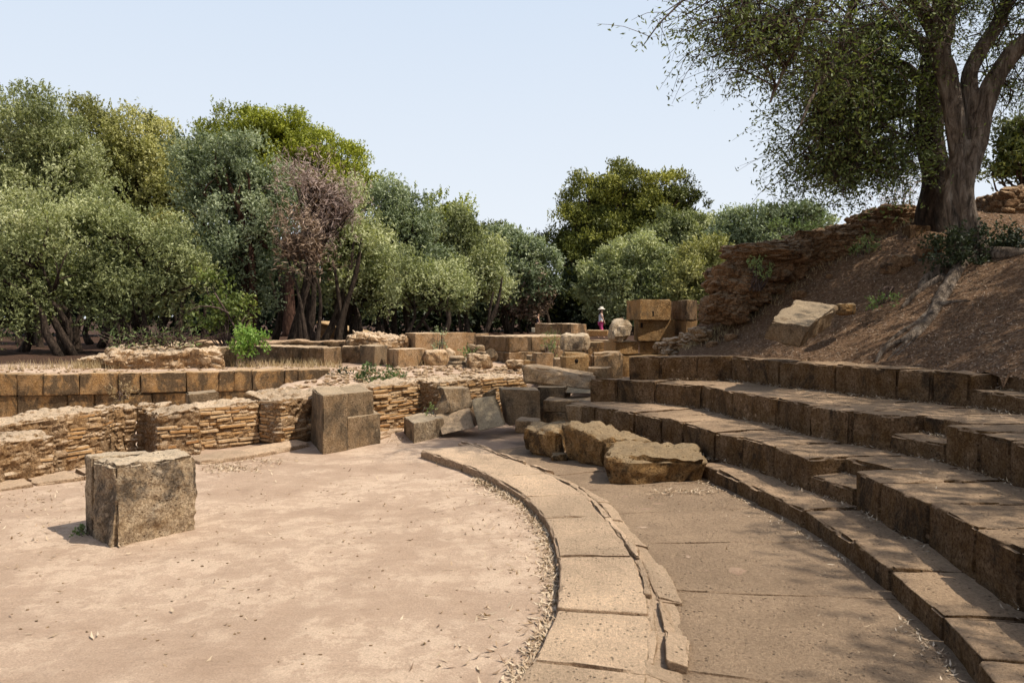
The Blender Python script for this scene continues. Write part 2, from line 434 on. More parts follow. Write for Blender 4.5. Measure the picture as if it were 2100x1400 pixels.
L['yellow'] = mat_leaf('leaf_yellow_shrub', (.06, .09, .02), (.2, .25, .06), (.45, .44, .12), .35)
L['dry'] = mat_leaf('dry_grass', (.22, .15, .07), (.42, .31, .17), (.58, .47, .3), .25)
L['litter'] = mat_leaf('fallen_leaf', (.17, .10, .06), (.42, .30, .19), (.66, .54, .39), .1)
L['weed'] = mat_leaf('weed_green', (.06, .1, .03), (.16, .23, .08), (.33, .42, .16), .3)
L['under'] = mat_leaf('leaf_undergrowth', (.012, .018, .008), (.035, .05, .02), (.08, .1, .04), .15)  # dark leaf colour; on trees deep in the wood it stands for shade
# ------------------------------------------------------------------ ground
CX, CY = -5.98, 5.14
def pol(r, phi): return np.array([CX + r * math.cos(phi), CY + r * math.sin(phi)])
def sst(x, a, b):
    t = np.clip((x - a) / (b - a), 0, 1); return t * t * (3 - 2 * t)
SW0 = P(0, 768, .62); SW1 = P(682, 757, .62)
sw_dir = (SW1 - SW0)[:2]; sw_dir /= np.linalg.norm(sw_dir)
def yS(x): return SW0[1] + (x - SW0[0]) * sw_dir[1] / sw_dir[0]
WP = np.array([P(0, 987, .05), P(410, 925, .05), P(530, 903, .05), P(655, 893, .05), P(765, 884, .05), P(870, 868, .05), P(1062, 848, .05)])[:, :2]
WX = np.concatenate([[WP[0][0] - 8], WP[:, 0], [WP[-1][0] + .5, 6]]); WY = np.concatenate([[WP[0][1] - 9.5], WP[:, 1], [12.3, 12.6]])
def G(x, y):
    x = np.asarray(x, float); y = np.asarray(y, float)
    p = np.stack([x.ravel(), y.ravel(), 0 * x.ravel()], 1)
    n1 = fbm(p * .8, 3, 3).reshape(x.shape); n2 = fbm(p * 5, 4, 3).reshape(x.shape)
    yw = np.interp(x, WX, WY)
    beyond = sst(y - yw, .5, .62)
    xb = -3.35 + .25 * n1
    pit = sst(xb - x, -.15, .75) * sst(yS(x) + .25 - y, 0, .1)
    zz = .6 * (1 - pit) + (-.15) * pit
    lip = sst(x, -3.6, -2.4)
    zz = zz - .12 * lip * sst(yS(x) - y, -.6, 2.0) * sst(1.2 - x, 0, 1)
    ramp = sst(y, 11.2, 13.0) * .6
    zz = np.where(x > .6, ramp, zz); beyond = np.where(x > .6, 1.0, beyond)
    z = zz * beyond
    far = sst(y, 16, 24)
    z = z + .014 * n1 + .004 * n2 + far * (.06 * n1 + .05 * n2)
    # loose rubbly surface on the stage lip
    z = z + beyond * (1 - far) * .022 * np.abs(n2)
    return z
def grid_axis(lo, hi, h, far):
    a = list(np.arange(lo, hi + h / 2, h)); s = h; x = a[-1]
    while x < far: s *= 1.25; x += s; a.append(x)
    s = h; x = a[0]
    while x > -far: s *= 1.25; x -= s; a.insert(0, x)
    return np.array(a)
gx = grid_axis(-11, 5, .055, 900); gy = grid_axis(2.0, 19, .055, 900)
GX, GY = np.meshgrid(gx, gy, indexing='ij')
GZ = G(GX, GY)
nx, ny = GX.shape; I = np.arange(nx * ny).reshape(nx, ny)
Fq = np.stack([I[:-1, :-1].ravel(), I[1:, :-1].ravel(), I[1:, 1:].ravel(), I[:-1, 1:].ravel()], 1)
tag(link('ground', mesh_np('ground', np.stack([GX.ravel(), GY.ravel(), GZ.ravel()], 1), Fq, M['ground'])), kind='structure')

# ------------------------------------------------------------------ cavea (curved stone seats)
def to_pol(p): return math.hypot(p[0] - CX, p[1] - CY), math.atan2(p[1] - CY, p[0] - CX)
def edge_px(pts, z): return [to_pol(P(x, y, z)) for x, y in pts]
def extend(pl, R, end=-72, step=7.5):
    r, ph = pl[-1]; out = list(pl); e = math.radians(end); st = math.radians(step)
    k = 0
    while ph > e:
        k += 1; ph -= st * random.uniform(.8, 1.25); out.append((r + (R - r) * min(1, k / 3), ph))
    return out
Z0, Z1, Z2, Z3 = .169, .449, .75, 1.07
tier_defs = {}
def tier_block(parent, a, b, z0, z1, depth, mat, name='seat_block', inset=0.0, gap=.0025, dz=0.0, **kw):
    (ra, pa), (rb, pb) = a, b
    A = pol(ra + inset, pa); B = pol(rb + inset, pb)
    A2 = pol(max(ra, rb) + depth, pa); B2 = pol(max(ra, rb) + depth, pb)
    e = (B - A) / np.linalg.norm(B - A) * gap
    c = [np.array([*q, z0]) for q in (A + e, B - e, B2 - e, A2 + e)] + [np.array([*q, z1 + dz]) for q in (A + e, B - e, B2 - e, A2 + e)]
    kw = {**dict(res=.04, rnd=.02, amp=.011, freq=2.8, chip=.045), **kw}
    return stone(name, c, mat, parent, **kw)
def tier(label, pts, z0, z1, depth, R, notch=None, mat='seat', cat='stone seats', name='seat_row', zbase=None, skip_to=0):
    pl = extend(edge_px(pts, z1), R)
    A = pol(*pl[0]); root = empty(name, (A[0], A[1], z0)); tag(root, label, cat)
    for i in range(len(pl) - 1):
        a, b = pl[i], pl[i + 1]
        dz = random.uniform(-.008, .006)
        if notch is not None and i == notch:
            zm = z0 + (z1 - z0) * .52
            tier_block(root, a, b, z0 - .15, zm, .34, M[mat], name='stair_step')
            tier_block(root, a, b, z0 - .15, z1, depth, M[mat], inset=.31, dz=dz, chip=.06, rnd=.03)
        else:
            off = random.uniform(-.012, .012)
            tier_block(root, (a[0] + off, a[1]), (b[0] + off, b[1]), z0 - .15, z1, depth, M[mat], dz=dz)
    return pl
pl0 = tier('low curved stone footstep at the foot of the seats', [(1440, 948), (1468, 961), (1554, 1000), (1650, 1045), (1745, 1106), (1821, 1166), (1925, 1257), (2007, 1343), (2043, 1393)],
     0, Z0, .62, 8.18, mat='seat', cat='stone step', name='foot_step')
pl1 = tier('lowest curved row of brown stone seats, just above the footstep', [(1168, 824), (1220, 835), (1303, 846), (1358, 856), (1400, 866), (1464, 886), (1520, 896), (1584, 914), (1657, 939), (1752, 964), (1803, 987), (1898, 1029), (2000, 1082), (2096, 1132)],
     Z0, Z1, 1.0, 8.57, notch=8)
pl2 = tier('middle curved row of stone seats with a worn stair notch', [(1210, 778), (1265, 778), (1345, 782), (1440, 789), (1502, 803), (1593, 816), (1664, 832), (1745, 843), (1825, 854), (1941, 873), (2010, 886), (2073, 902)],
     Z1, Z2, 1.35, 9.41, notch=8)
pl3 = tier('top curved row of large stone blocks below the litter-covered hillside', [(1288, 731), (1354, 731), (1427, 731), (1500, 732), (1600, 740), (1712, 748), (1840, 757), (1911, 761), (1989, 766)],
     Z2, Z3, .7, 10.62, notch=8)

# ------------------------------------------------------------------ hillside
def hill_z(x, y):
    x = np.asarray(x, float); y = np.asarray(y, float)
    r = np.hypot(x - CX, y - CY)
    ph = np.arctan2(y - CY, x - CX)
    rf = np.interp(ph, [-1.3, -.6, 0, math.radians(25), math.radians(33), math.radians(38)], [10.62, 10.62, 10.6, 10.5, 10.25, 10.25])
    t = r - rf - .28
    p = np.stack([x.ravel(), y.ravel(), 0 * x.ravel()], 1)
    n1 = fbm(p * .9, 21, 3).reshape(x.shape); n2 = fbm(p * 5, 22, 3).reshape(x.shape)
    z = 1.045 + .52 * np.maximum(t, 0) - .018 * np.maximum(t, 0) ** 2
    z = z + .13 * np.maximum(0, y - 8.8) * np.clip((t - .9) / 1.3, 0, 1) * np.clip((8.2 - x) / 2.0, 0, 1)
    z = np.minimum(z, 4.0 - .02 * r) + (.05 * n1 + .02 * n2) * np.clip(t, .15, 1)
    z = np.where(t < 0, 1.045 + t * 9, z)
    yr = 12.75 + .08 * (x - 3) + .12 * n1
    z = z - np.maximum(0, y - yr) * 1.3
    z = z - np.maximum(0, 2.5 + .25 * (y - 11.3) + .1 * n1 - x) * 2.2 * (y > 10.6)
    z = z - .25 * np.clip((ph - math.radians(30)) / math.radians(6), 0, 1) * np.clip(t, 0, 1.2)
    return z
hx = np.concatenate([np.arange(1.5, 9, .06), np.arange(9, 40, .6)]); hy = np.concatenate([np.arange(-14, 3, .5), np.arange(3, 14.5, .06)])
HX, HY = np.meshgrid(hx, hy, indexing='ij'); HZ = np.maximum(hill_z(HX, HY), -.6)
nx, ny = HX.shape; I = np.arange(nx * ny).reshape(nx, ny)
Fq = np.stack([I[:-1, :-1].ravel(), I[1:, :-1].ravel(), I[1:, 1:].ravel(), I[:-1, 1:].ravel()], 1)
zz = HZ.ravel(); Fq = Fq[(zz[Fq] > -.3).any(1)]
# drop the part that would dip below the seats
Rr = np.hypot(HX - CX, HY - CY).ravel(); HT = hill_z(HX, HY).ravel(); Fq = Fq[(HT[Fq] > .93).all(1)]
tag(link('hillside', mesh_np('hillside', np.stack([HX.ravel(), HY.ravel(), zz], 1), Fq, M['hill'])), kind='structure')

# ------------------------------------------------------------------ orchestra kerb and paving
inner = [(862, 923), (947, 951), (1012, 980), (1077, 1018), (1117, 1061), (1143, 1140), (1143, 1245), (1090, 1350), (1035, 1420)]
outer = [(943, 905), (1032, 937), (1110, 966), (1194, 1010), (1235, 1059), (1291, 1129), (1332, 1265), (1324, 1400)]
ki = edge_px(inner, .085); ko = edge_px(outer, .085)
ko_f = lambda ph: float(np.interp(-ph, [-a[1] for a in ko], [a[0] for a in ko]))
ki_f = lambda ph: float(np.interp(-ph, [-a[1] for a in ki], [a[0] for a in ki]))
root = empty('orchestra_kerb', (*pol(*ki[0]), 0)); tag(root, 'curved raised kerb of worn pale slabs edging the orchestra floor', 'kerb')
phs = [a[1] for a in ki]; phs = phs + [phs[-1] - .16 * k for k in range(1, 6)]
for i in range(len(phs) - 1):
    pa, pb = phs[i], phs[i + 1]
    nsub = 2
    c0, c1 = (ki_f(pa), pa), (ki_f(pb), pb)
    A, B = pol(*c0), pol(*c1); A2, B2 = pol(ko_f(pa), pa), pol(ko_f(pb), pb)
    if i == 0: A2 = pol(ko_f(pa) + .02, pa)
    e = (B - A) / np.linalg.norm(B - A) * .004; dz = random.uniform(-.008, .008)
    c = [np.array([*q, -.1]) for q in (A + e, B - e, B2 - e, A2 + e)] + [np.array([*q, .085 + dz]) for q in (A + e, B - e, B2 - e, A2 + e)]
    # bow the long slabs by building them in one hexa and bending to the circle
    V, F = hexa(c, res=.04, rnd=.018, amp=.007, freq=3, chip=.03, seed=300 + i)
    mid = .5 * (A + B); sag = ki_f((pa + pb) / 2) - math.hypot(*(mid - [CX, CY])); sag = max(0, min(.06, sag))
    ang = np.arctan2(V[:, 1] - CY, V[:, 0] - CX); t = np.clip((ang - pb) / (pa - pb), 0, 1); bow = 4 * t * (1 - t) * sag
    V[:, 0] += np.cos(ang) * bow; V[:, 1] += np.sin(ang) * bow
    put('kerb_slab', V, F, M['kerb'], root)
# crumbled ridge of a thin broken slab along the outer side of the kerb
root = empty('broken_channel_edge', (*pol(7.2, 0.1), 0)); tag(root, 'thin crumbled stone edging running along the outer side of the kerb', 'stone edging')
ph = ko[0][1]; k = 0
while ph > -.95:
    pb = ph - .12; A, B, A2, B2 = pol(ko_f(ph) - .02, ph), pol(ko_f(pb) - .02, pb - .002), pol(ko_f(ph) + .17, ph), pol(ko_f(pb) + .17, pb - .002)
    stone('groove_bed', [np.array([*q, -.05]) for q in (A, B, B2, A2)] + [np.array([*q, .074]) for q in (A, B)] + [np.array([*q, .035]) for q in (B2, A2)], M['kerb'], root, res=.03, rnd=.01, amp=.008, freq=6, chip=.01)
    ph = pb
ph = ko[0][1]; k = 0
while ph > -.85:
    w = random.uniform(.05, .10); pb = ph - w; k += 1
    for lane, (o, wd, hh) in enumerate(((.0, .045, .098), (.065, .05 + .09 * abs(math.sin(k * 1.7)), .08))):
        if random.random() < (.12 if lane == 0 else .3): continue
        j = random.uniform(-.012, .012)
        ra, rb = ko_f(ph) + o + j, ko_f(pb) + o + j
        A, B, A2, B2 = pol(ra, ph), pol(rb, pb + .004), pol(ra + wd * random.uniform(.6, 1.3), ph), pol(rb + wd * random.uniform(.6, 1.4), pb + .004)
        h = hh + random.uniform(-.025, .015); h2 = h - random.uniform(.0, .05) * lane
        c = [np.array([*q, -.05]) for q in (A, B, B2, A2)] + [np.array([*A, h]), np.array([*B, h]), np.array([*B2, h2]), np.array([*A2, h2])]
        stone('edge_fragment', c, M['kerb'], root, res=.03, rnd=.012, amp=.012, freq=6, chip=.03)
    ph = pb
# flush paving slabs; the uneven earth sheet partly covers them
parts = []; ph = .62; k = 0
while ph > -.95:
    w = random.uniform(.1, .17); pb = ph - w; k += 1
    ra = ko_f((ph + pb) / 2) + .13; rm = random.uniform(7.55, 7.85); rb = 8.25
    for (q0, q1) in ((ra, rb),):
        zt = .034 + random.uniform(-.004, .006)
        cc = [pol(q0 + .004, ph), pol(q0 + .004, pb + .0007), pol(q1, pb + .0007), pol(q1, ph)]
        c = [np.array([*q, -.08]) for q in cc] + [np.array([*q, zt]) for q in cc]
        parts.append(hexa(c, res=.08, rnd=.01, amp=.005, freq=3, chip=.01, seed=500 + k))
    ph = pb
V, F = merge(parts)
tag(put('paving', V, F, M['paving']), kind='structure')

# ------------------------------------------------------------------ stage front wall (ashlar)
def sp(x, z=.62):
    d0, d1 = SW0[1], SW1[1]
    # wall is straight in plan: intersect the pixel column with its line
    r = ray(x, HOR); k = r[0] / r[1]
    # X = k*Y ; Y = y0 + (X-x0)*m
    m = sw_dir[1] / sw_dir[0]; Y = (SW0[1] - m * SW0[0]) / (1 - m * k)
    return np.array([k * Y, Y])
root = empty('stage_front_wall', (*sp(0), -.2)); tag(root, 'long low stage front wall of two courses of orange ashlar blocks', 'stone wall')
nrm = np.array([sw_dir[1], -sw_dir[0]])
c1 = [-330, -240, -160, -60, 31, 86, 160, 240, 286, 380, 447, 479, 516, 582, 611, 676]
c2 = [-340, -200, -90, 31, 133, 190, 250, 307, 380, 447, 525, 600, 632, 676]
for js, z0, z1 in ((c1, .245, .62), (c2, -.2, .235)):
    for i in range(len(js) - 1):
        A, B = sp(js[i]), sp(js[i + 1]); o = random.uniform(-.02, .02) - (.03 if z0 < 0 else 0)
        e = sw_dir * random.uniform(.002, .007)
        c = box8(A + e + nrm * o, B - e + nrm * o, .6, z0, z1 + random.uniform(-.015, .01), dirv=-nrm)
        stone('ashlar_block', c, M['stage'], root, res=.05, rnd=.014, amp=.012, freq=3.4, chip=.035)

# ------------------------------------------------------------------ brick wall in front of the stage
root = empty('brick_wall', (*WP[1], 0)); tag(root, 'ruined low wall of thin orange bricks with niches in front of the stage', 'brick wall')
def brickface(A, B, z0, z1a, z1b, seed, miss=.05, thick=.034, gap=.010, lean=0.0, jut=.014):
    rr = random.Random(seed); A = np.array(A[:2]); B = np.array(B[:2]); e = B - A; Lg = np.linalg.norm(e); e /= Lg; n = np.array([e[1], -e[0]])
    z = z0; parts = []; row = 0
    while True:
        x = -rr.uniform(0, .2); row += 1; ro = rr.uniform(-.008, .008); any_ = False
        while x < Lg:
            w = rr.uniform(.16, .36); a = max(0, x); b = min(Lg, x + w); zt = z1a + (z1b - z1a) * ((a + b) / 2 / Lg)
            if b - a > .04 and z + thick < zt + .02:
                any_ = True
                if rr.random() > miss:
                    o = ro + rr.uniform(-jut, jut) + lean * (z - z0); th = thick * rr.uniform(.85, 1.08); t0 = rr.uniform(-.004, .004); sag = .01 * math.sin((a + seed) * 3)
                    f0 = A + e * (a + .004) + n * o; f1 = A + e * (b - .004) + n * (o + rr.uniform(-.006, .006))
                    c = [np.array([*f0, z + t0 + sag]), np.array([*f1, z - t0 + sag]), np.array([*(f1 - n * .12), z - t0 + sag]), np.array([*(f0 - n * .12), z + t0 + sag])]
                    c += [q + np.array([0, 0, th]) for q in c]
                    parts.append(hexa(c, res=.07, rnd=.005, amp=.0045, freq=9, chip=.022, seed=seed * 50 + row, fine=.4))
            x += w + .008
        z += thick + gap
        if not any_: break
    return parts
def core(A, B, th, z0, z1a, z1b, seed, mat='rubble', back=.02, amp=.025, name='rubble_core', res=.022, zb=None, cob=(.15, .38, .03)):
    A = np.array(A[:2]); B = np.array(B[:2]); e = (B - A) / np.linalg.norm(B - A); n = np.array([e[1], -e[0]])
    A1 = A - n * back; B1 = B - n * back
    b = [A1, B1, B1 - n * th, A1 - n * th]; zb = zb if zb is not None else (z1a, z1b)
    c = [np.array([*q, z0]) for q in b] + [np.array([*b[0], z1a]), np.array([*b[1], z1b]), np.array([*b[2], zb[1]]), np.array([*b[3], zb[0]])]
    SEED[0] += 1
    V, F = hexa(c, res=res, rnd=.025, amp=amp * .6, freq=4.5, chip=.04, seed=seed, fine=.45, cob=cob)
    # ragged horizontal bedding
    V2 = V.copy(); lay = vnoise(np.stack([V[:, 0] * 2, V[:, 1] * 2, V[:, 2] * 22], 1), seed); cen = V.mean(0); d = V - cen; d[:, 2] = 0; d /= np.maximum(np.linalg.norm(d, axis=1, keepdims=True), 1e-6)
    V2 += d * (lay * .016)[:, None]
    return put(name, V2, F, M[mat], root)
def bricks(*a, **k):
    ps = brickface(*a, **k); tr_ = random.Random(len(ps)); V, F = merge(ps); T = np.concatenate([np.full(len(q[0]), tr_.random()) for q in ps]); return put('brick_facing', V, F, M['brick'], root, tint=T)
zb = .04
A0 = P(-260, 1035, zb); A1 = P(0, 988, zb); A2 = P(108, 972, zb)
core(A0, A2, .85, -.1, .40, .43, 11, amp=.04, back=-.02)
core(P(-200, 990, zb), P(140, 950, zb), .5, -.1, .5, .55, 12, amp=.03)
bricks(A1, A2, .04, .22, .3, 13, miss=.25, jut=.03)
B0 = P(113, 948, zb); B1 = P(212, 930, zb)
bricks(B0, B1, .05, .5, .52, 14, miss=.3, jut=.012); core(B0, B1, .6, -.1, .53, .55, 15, amp=.02)
# curved niche
N0, N1 = B1, P(338, 913, zb); na = []
for t in np.linspace(0, 1, 7):
    q = N0 * (1 - t) + N1 * t; e = (N1 - N0)[:2]; e /= np.linalg.norm(e); q = q.copy(); q[:2] += np.array([-e[1], e[0]]) * .24 * math.sin(math.pi * t); na.append(q)
for i in range(6):
    core(na[i], na[i + 1], .38, -.1, .53, .53, 16 + i, amp=.018, back=0.0)
bricks(na[0], na[2], .28, .46, .46, 31, miss=.2); 
C0, C1 = P(322, 934, zb), P(409, 926, zb)
core(C0, C1, .8, -.1, .50, .53, 23, amp=.05, back=-.01); bricks(C0, C1, .02, .34, .40, 24, miss=.3, jut=.035)
E0, E1 = P(409, 918, zb), P(532, 903, zb)
core(E0, E1, .6, -.1, .515, .55, 25, amp=.02); bricks(E0, E1, .03, .5, .53, 26, miss=.10, jut=.02)
# projecting pier
F0, F1, F2 = P(532, 903, zb), P(575, 909, zb), P(660, 896, zb)
core(F1, F2, .75, -.1, .57, .62, 27, amp=.055, back=.0, zb=(.62, .66)); bricks(F0, F1, .03, .55, .5, 28, miss=.1); bricks(F1, F2, .03, .26, .22, 29, miss=.35, jut=.03)
H0, H1 = P(655, 893, zb), P(768, 884, zb); core(H0, H1, .6, -.1, .62, .64, 32)
K0, K1 = P(764, 885, zb), P(870, 866, zb)
core(K0, K1, .6, -.1, .645, .67, 33, amp=.02); bricks(K0, K1, .03, .62, .66, 34, miss=.10, jut=.02)
bricks(P(764, 887, zb), P(800, 880, zb), .03, .55, .6, 35, miss=.5, jut=.04)
K2, K3 = P(902, 872, zb), P(990, 858, zb)
bricks(K1, K2, .03, .66, .66, 36, miss=.10, jut=.02); core(K2, K3, .9, -.1, .67, .66, 37, amp=.03, back=.0); bricks(K2, K3, .3, .66, .66, 38, miss=.15)
core(K3, P(1082, 846, zb), .8, -.1, .67, .64, 39, amp=.03); bricks(K3, P(1082, 846, zb), .3, .64, .62, 40, miss=.15)

# curb stones at the foot of the brick wall
g = 'curb stones at the foot of the brick wall'
for (a, b, top, lab) in (((-60, 1018), (71, 1001), .05, 'rounded curb stone at the foot of the brick wall, at the left edge'),
                      ((75, 1000), (175, 985), .055, 'flat curb stone at the foot of the brick wall, left of the near cube'),
                      ((175, 985), (300, 968), .05, 'curb stone behind the near cube, mostly hidden'),
                      ((300, 968), (408, 954), .05, 'curb stone behind the right side of the near cube'),
                      ((411, 955), (522, 940), .055, 'broad worn curb stone right of the near cube below the brick wall'),
                      ((524, 938), (640, 915), .05, 'curb stone between the worn broad one and the notched block'),
                      ((768, 905), (800, 894), .06, 'rounded curb stone just right of the notched block'),
                      ((800, 892), (832, 884), .05, 'small curb stone behind the short pitted block')):
    A, B = P(*a, 0), P(*b, 0); e = (B - A)[:2]; e /= np.linalg.norm(e)
    c = box8(A, B, .42, -.12, top, dirv=(-e[1], e[0]))
    o = stone('curb_stone', c, M['kerb'], None, lab, 'curb stone', res=.04, rnd=.035, amp=.018, freq=3, chip=.03)
# ------------------------------------------------------------------ loose blocks in the orchestra
kw_b = dict(res=.028, rnd=.014, amp=.012, freq=3.6, chip=.045)
# near cube
l, m, r = P(178, 1092, 0), P(234, 1122, 0), P(404, 1084, 0)
root = empty('stone_cube', (m[0], m[1], 0)); tag(root, 'large rough stone cube standing alone on the orchestra floor, casting a shadow left', 'stone block')
c = corner8(l, m, r, -.06, .565); c[4] = c[4] + np.array([.0, 0, -.0])
bb = (l - m)[:2] * .26
for i_ in (0, 3, 4, 7): c[i_] = c[i_] - np.array([bb[0], bb[1], 0])
u = (r - m); bk = (l - m)
stone('block_body', c, M['lichen'], root, res=.014, rnd=.022, amp=.018, freq=5, chip=.085, fine=.6, ridge=.022)
q = [m + bk * .74, m + bk * .74 + u * .96, m + bk * 1.02 + u * .96, m + bk * 1.02]
c = [np.array([p[0], p[1], -.05]) for p in (q[0] * 1, q[1], q[2], q[3])] + [np.array([p[0], p[1], z]) for p, z in zip(q, (.585, .55, .55, .585))]
c[4][2] = c[7][2] = .59; c[1] = c[0] * .22 + c[1] * .78; c[2] = c[3] * .22 + c[2] * .78; c[5] = c[4] * .22 + c[5] * .78; c[6] = c[7] * .22 + c[6] * .78
stone('raised_rear_lip', c, M['lichen'], root, res=.025, rnd=.015, amp=.01, freq=5, chip=.04)

# notched (L shaped) block
l, m, r = P(637, 906, 0), P(663, 931, 0), P(780, 908, 0)
root = empty('notched_block', (m[0], m[1], 0)); tag(root, 'upright stone block with a stepped notch cut from its right side', 'stone block')
e = (r - m) / np.linalg.norm(r - m); n = np.array([e[1], -e[0], 0])
zt = .69; ub = (l - m)
mm = m - n * .10; rr_ = m + e * np.linalg.norm(r - m) * .90 - n * .05
c = corner8(l, m, m + (r - m) * .42, -.06, zt)
c[4] += np.array([.03, .0, 0]); c[7] += np.array([.05, 0, 0])
stone('upright_part', c, M['grey'], root, **{**kw_b, 'amp': .01, 'rnd': .015, 'chip': .03})
a = m + (r - m) * .41 - n * .05; b = m + (r - m) * .93 - n * .05
c = corner8(a + ub * .9, a, b, -.06, zt - .015)
stone('recessed_part', c, M['grey'], root, **{**kw_b, 'amp': .008, 'rnd': .012, 'chip': .02})
a = m + (r - m) * .40 + n * .012; b = r + n * .012
c = corner8(a + ub * .85, a, b, -.06, .385)
stone('projecting_ledge', c, M['grey'], root, **{**kw_b, 'amp': .009, 'rnd': .015, 'chip': .03})

l, m, r = P(828, 889, 0), P(848, 907, 0), P(911, 894, 0)
stone('pitted_block', corner8(l, m, r, -.05, .25), M['lichen'], None, 'short pitted stone block in front of the leaning slabs', 'stone block', **{**kw_b, 'res': .022})

def solid4(front, thick, back_dir=(0.15, 1, 0)):
    """front: four (px,py,d) bl br tr tl; extruded away along back_dir"""
    f = [D(*p) for p in front]; bd = np.array(back_dir, float); bd /= np.linalg.norm(bd); bk = [p + bd * thick for p in f]
    return [f[0], f[1], bk[1], bk[0], f[3], f[2], bk[2], bk[3]]
def slab4(top, down):
    """top: four (px,py,d) FL FR BR BL; extruded down"""
    t = [D(*p) for p in top]; dn = np.array([down[0], down[1], -down[2]]) if not np.isscalar(down) else np.array([0, 0, -down])
    return [p + dn for p in t] + t
stone('toppled_block', solid4([(925, 845, 10.75), (969, 834, 10.95), (962, 794, 11.1), (908, 797, 10.9)], .32, (-.35, 1, .0)), M['grey'], None,
      'grey block tipped on end against the brick wall above the leaning slabs', 'stone block', **kw_b)
stone('leaning_slab', solid4([(892, 858, 10.8), (925, 845, 10.7), (912, 800, 10.95), (888, 842, 10.9)], .15, (.2, 1, 0)), M['grey'], None, 'thin wedge of stone under the tipped grey block', 'stone slab', **kw_b)
stone('leaning_slab', solid4([(906, 892, 10.35), (973, 877, 10.5), (962, 836, 10.85), (893, 852, 10.75)], .3), M['stone'], None,
      'broad shaded slab lying behind the pitted block', 'stone slab', **kw_b)
stone('leaning_slab', solid4([(981, 884, 10.2), (1036, 872, 10.35), (1013, 811, 10.75), (967, 820, 10.6)], .16), M['paleslab'], None,
      'bright pale slab leaning back at a tilt', 'stone slab', **{**kw_b, 'chip': .03, 'amp': .008})
stone('stone_block', solid4([(1042, 874, 10.6), (1108, 866, 10.8), (1107, 800, 10.8), (1028, 799, 10.7)], .5, (-.12, 1, 0)), M['grey'], None,
      'squared block with a brown face right of the bright leaning slab', 'stone block', **kw_b)
stone('stone_fragment', solid4([(988, 825, 11.0), (1016, 818, 11.1), (1015, 797, 11.1), (990, 807, 11.0)], .12), M['grey'], None,
      'small triangular stone poking up behind the bright leaning slab', 'stone fragment', **kw_b)

# fallen rocks on the paving
def undercut(c, k=.16, lift=0.0):
    m = sum(c[:4]) / 4; return [p * (1 - k) + m * k for p in c[:4]] + c[4:]
kr = dict(res=.02, rnd=.05, amp=.042, freq=2.2, chip=.09, fine=.6, ridge=.035)
stone('fallen_rock', undercut(slab4([(1236, 938, 7.3), (1454, 946, 7.4), (1436, 916, 8.15), (1258, 905, 8.4)], .30), .15), M['rock'], None,
      'flat-topped fallen rock nearest the camera, sunlit orange front, on the paving', 'rock', **kr)
c = slab4([(1168, 886, 8.25), (1248, 906, 7.95), (1342, 897, 8.5), (1148, 862, 9.1)], .42)
c[6] = D(1240, 862, 9.2); c[2] = c[6] - np.array([0, 0, .4]); c[5] = D(1262, 905, 8.0); 
c = slab4([(1150, 868, 8.55), (1232, 898, 8.0), (1340, 902, 8.35), (1215, 862, 9.3)], .38)
stone('fallen_rock', undercut(c, .14), M['rock'], None, 'long sloping fallen rock in the middle of the three', 'rock', **{**kr, 'amp': .045})
stone('fallen_rock', undercut(slab4([(1076, 874, 8.9), (1146, 884, 8.6), (1168, 862, 9.3), (1088, 857, 9.4)], .33), .16), M['rock'], None,
      'smallest knobbly fallen rock, left of the long sloping one', 'rock', **{**kr, 'amp': .05})
stone('stone_block', solid4([(1056, 886, 9.8), (1100, 892, 9.7), (1104, 864, 9.7), (1057, 861, 9.8)], .35), M['stone'], None,
      'small squared block half hidden behind the knobbly fallen rock', 'stone block', **kw_b)
blob_stone('pebble', P(1148, 940, .05), (.10, .08, .07), M['rock'], 41, 'fist-like stone on the paving between the fallen rocks', 'stone', amp=.15, sub=3)

# slab lying on the hillside
c = slab4([(1577, 655, 9.0), (1660, 668, 8.7), (1716, 630, 9.6), (1634, 619, 9.85)], (-.06, .08, .24))
stone('hillside_slab', c, M['grey'], None, 'big tilted grey-topped slab resting on the hillside below the tree', 'stone slab', res=.025, rnd=.02, amp=.02, freq=2.8, chip=.06, ridge=.04)
blob_stone('hillside_stone', D(1733, 634, 10.0), (.12, .1, .08), M['rock'], 43, 'small stone just right of the big hillside slab', 'stone', sub=3)
blob_stone('hillside_stone', D(2088, 616, 9.6), (.14, .1, .06), M['stone'], 44, 'pale stone on the hillside at the right edge', 'stone', sub=3)

# small square block in the pit
stone('pit_block', corner8(Q(380, 10.9, -.1), Q(386, 10.6, -.1), Q(447, 10.9, -.1), -.25, .56), M['grey'], None,
      'small square stone block standing between the brick wall and stage wall', 'stone block', **kw_b)

# ------------------------------------------------------------------ ruins on and behind the stage
kf = dict(res=.05, rnd=.012, amp=.012, freq=3., chip=.04)
def cb(name, label, l, m, r, z0, z1, mat, cat='stone block', group=None, parent=None, **kw):
    c = corner8(Q(*l, 0), Q(*m, 0), Q(*r, 0), z0, z1)
    return stone(name, c, M[mat], parent, label, cat, group, **{**kf, **kw})
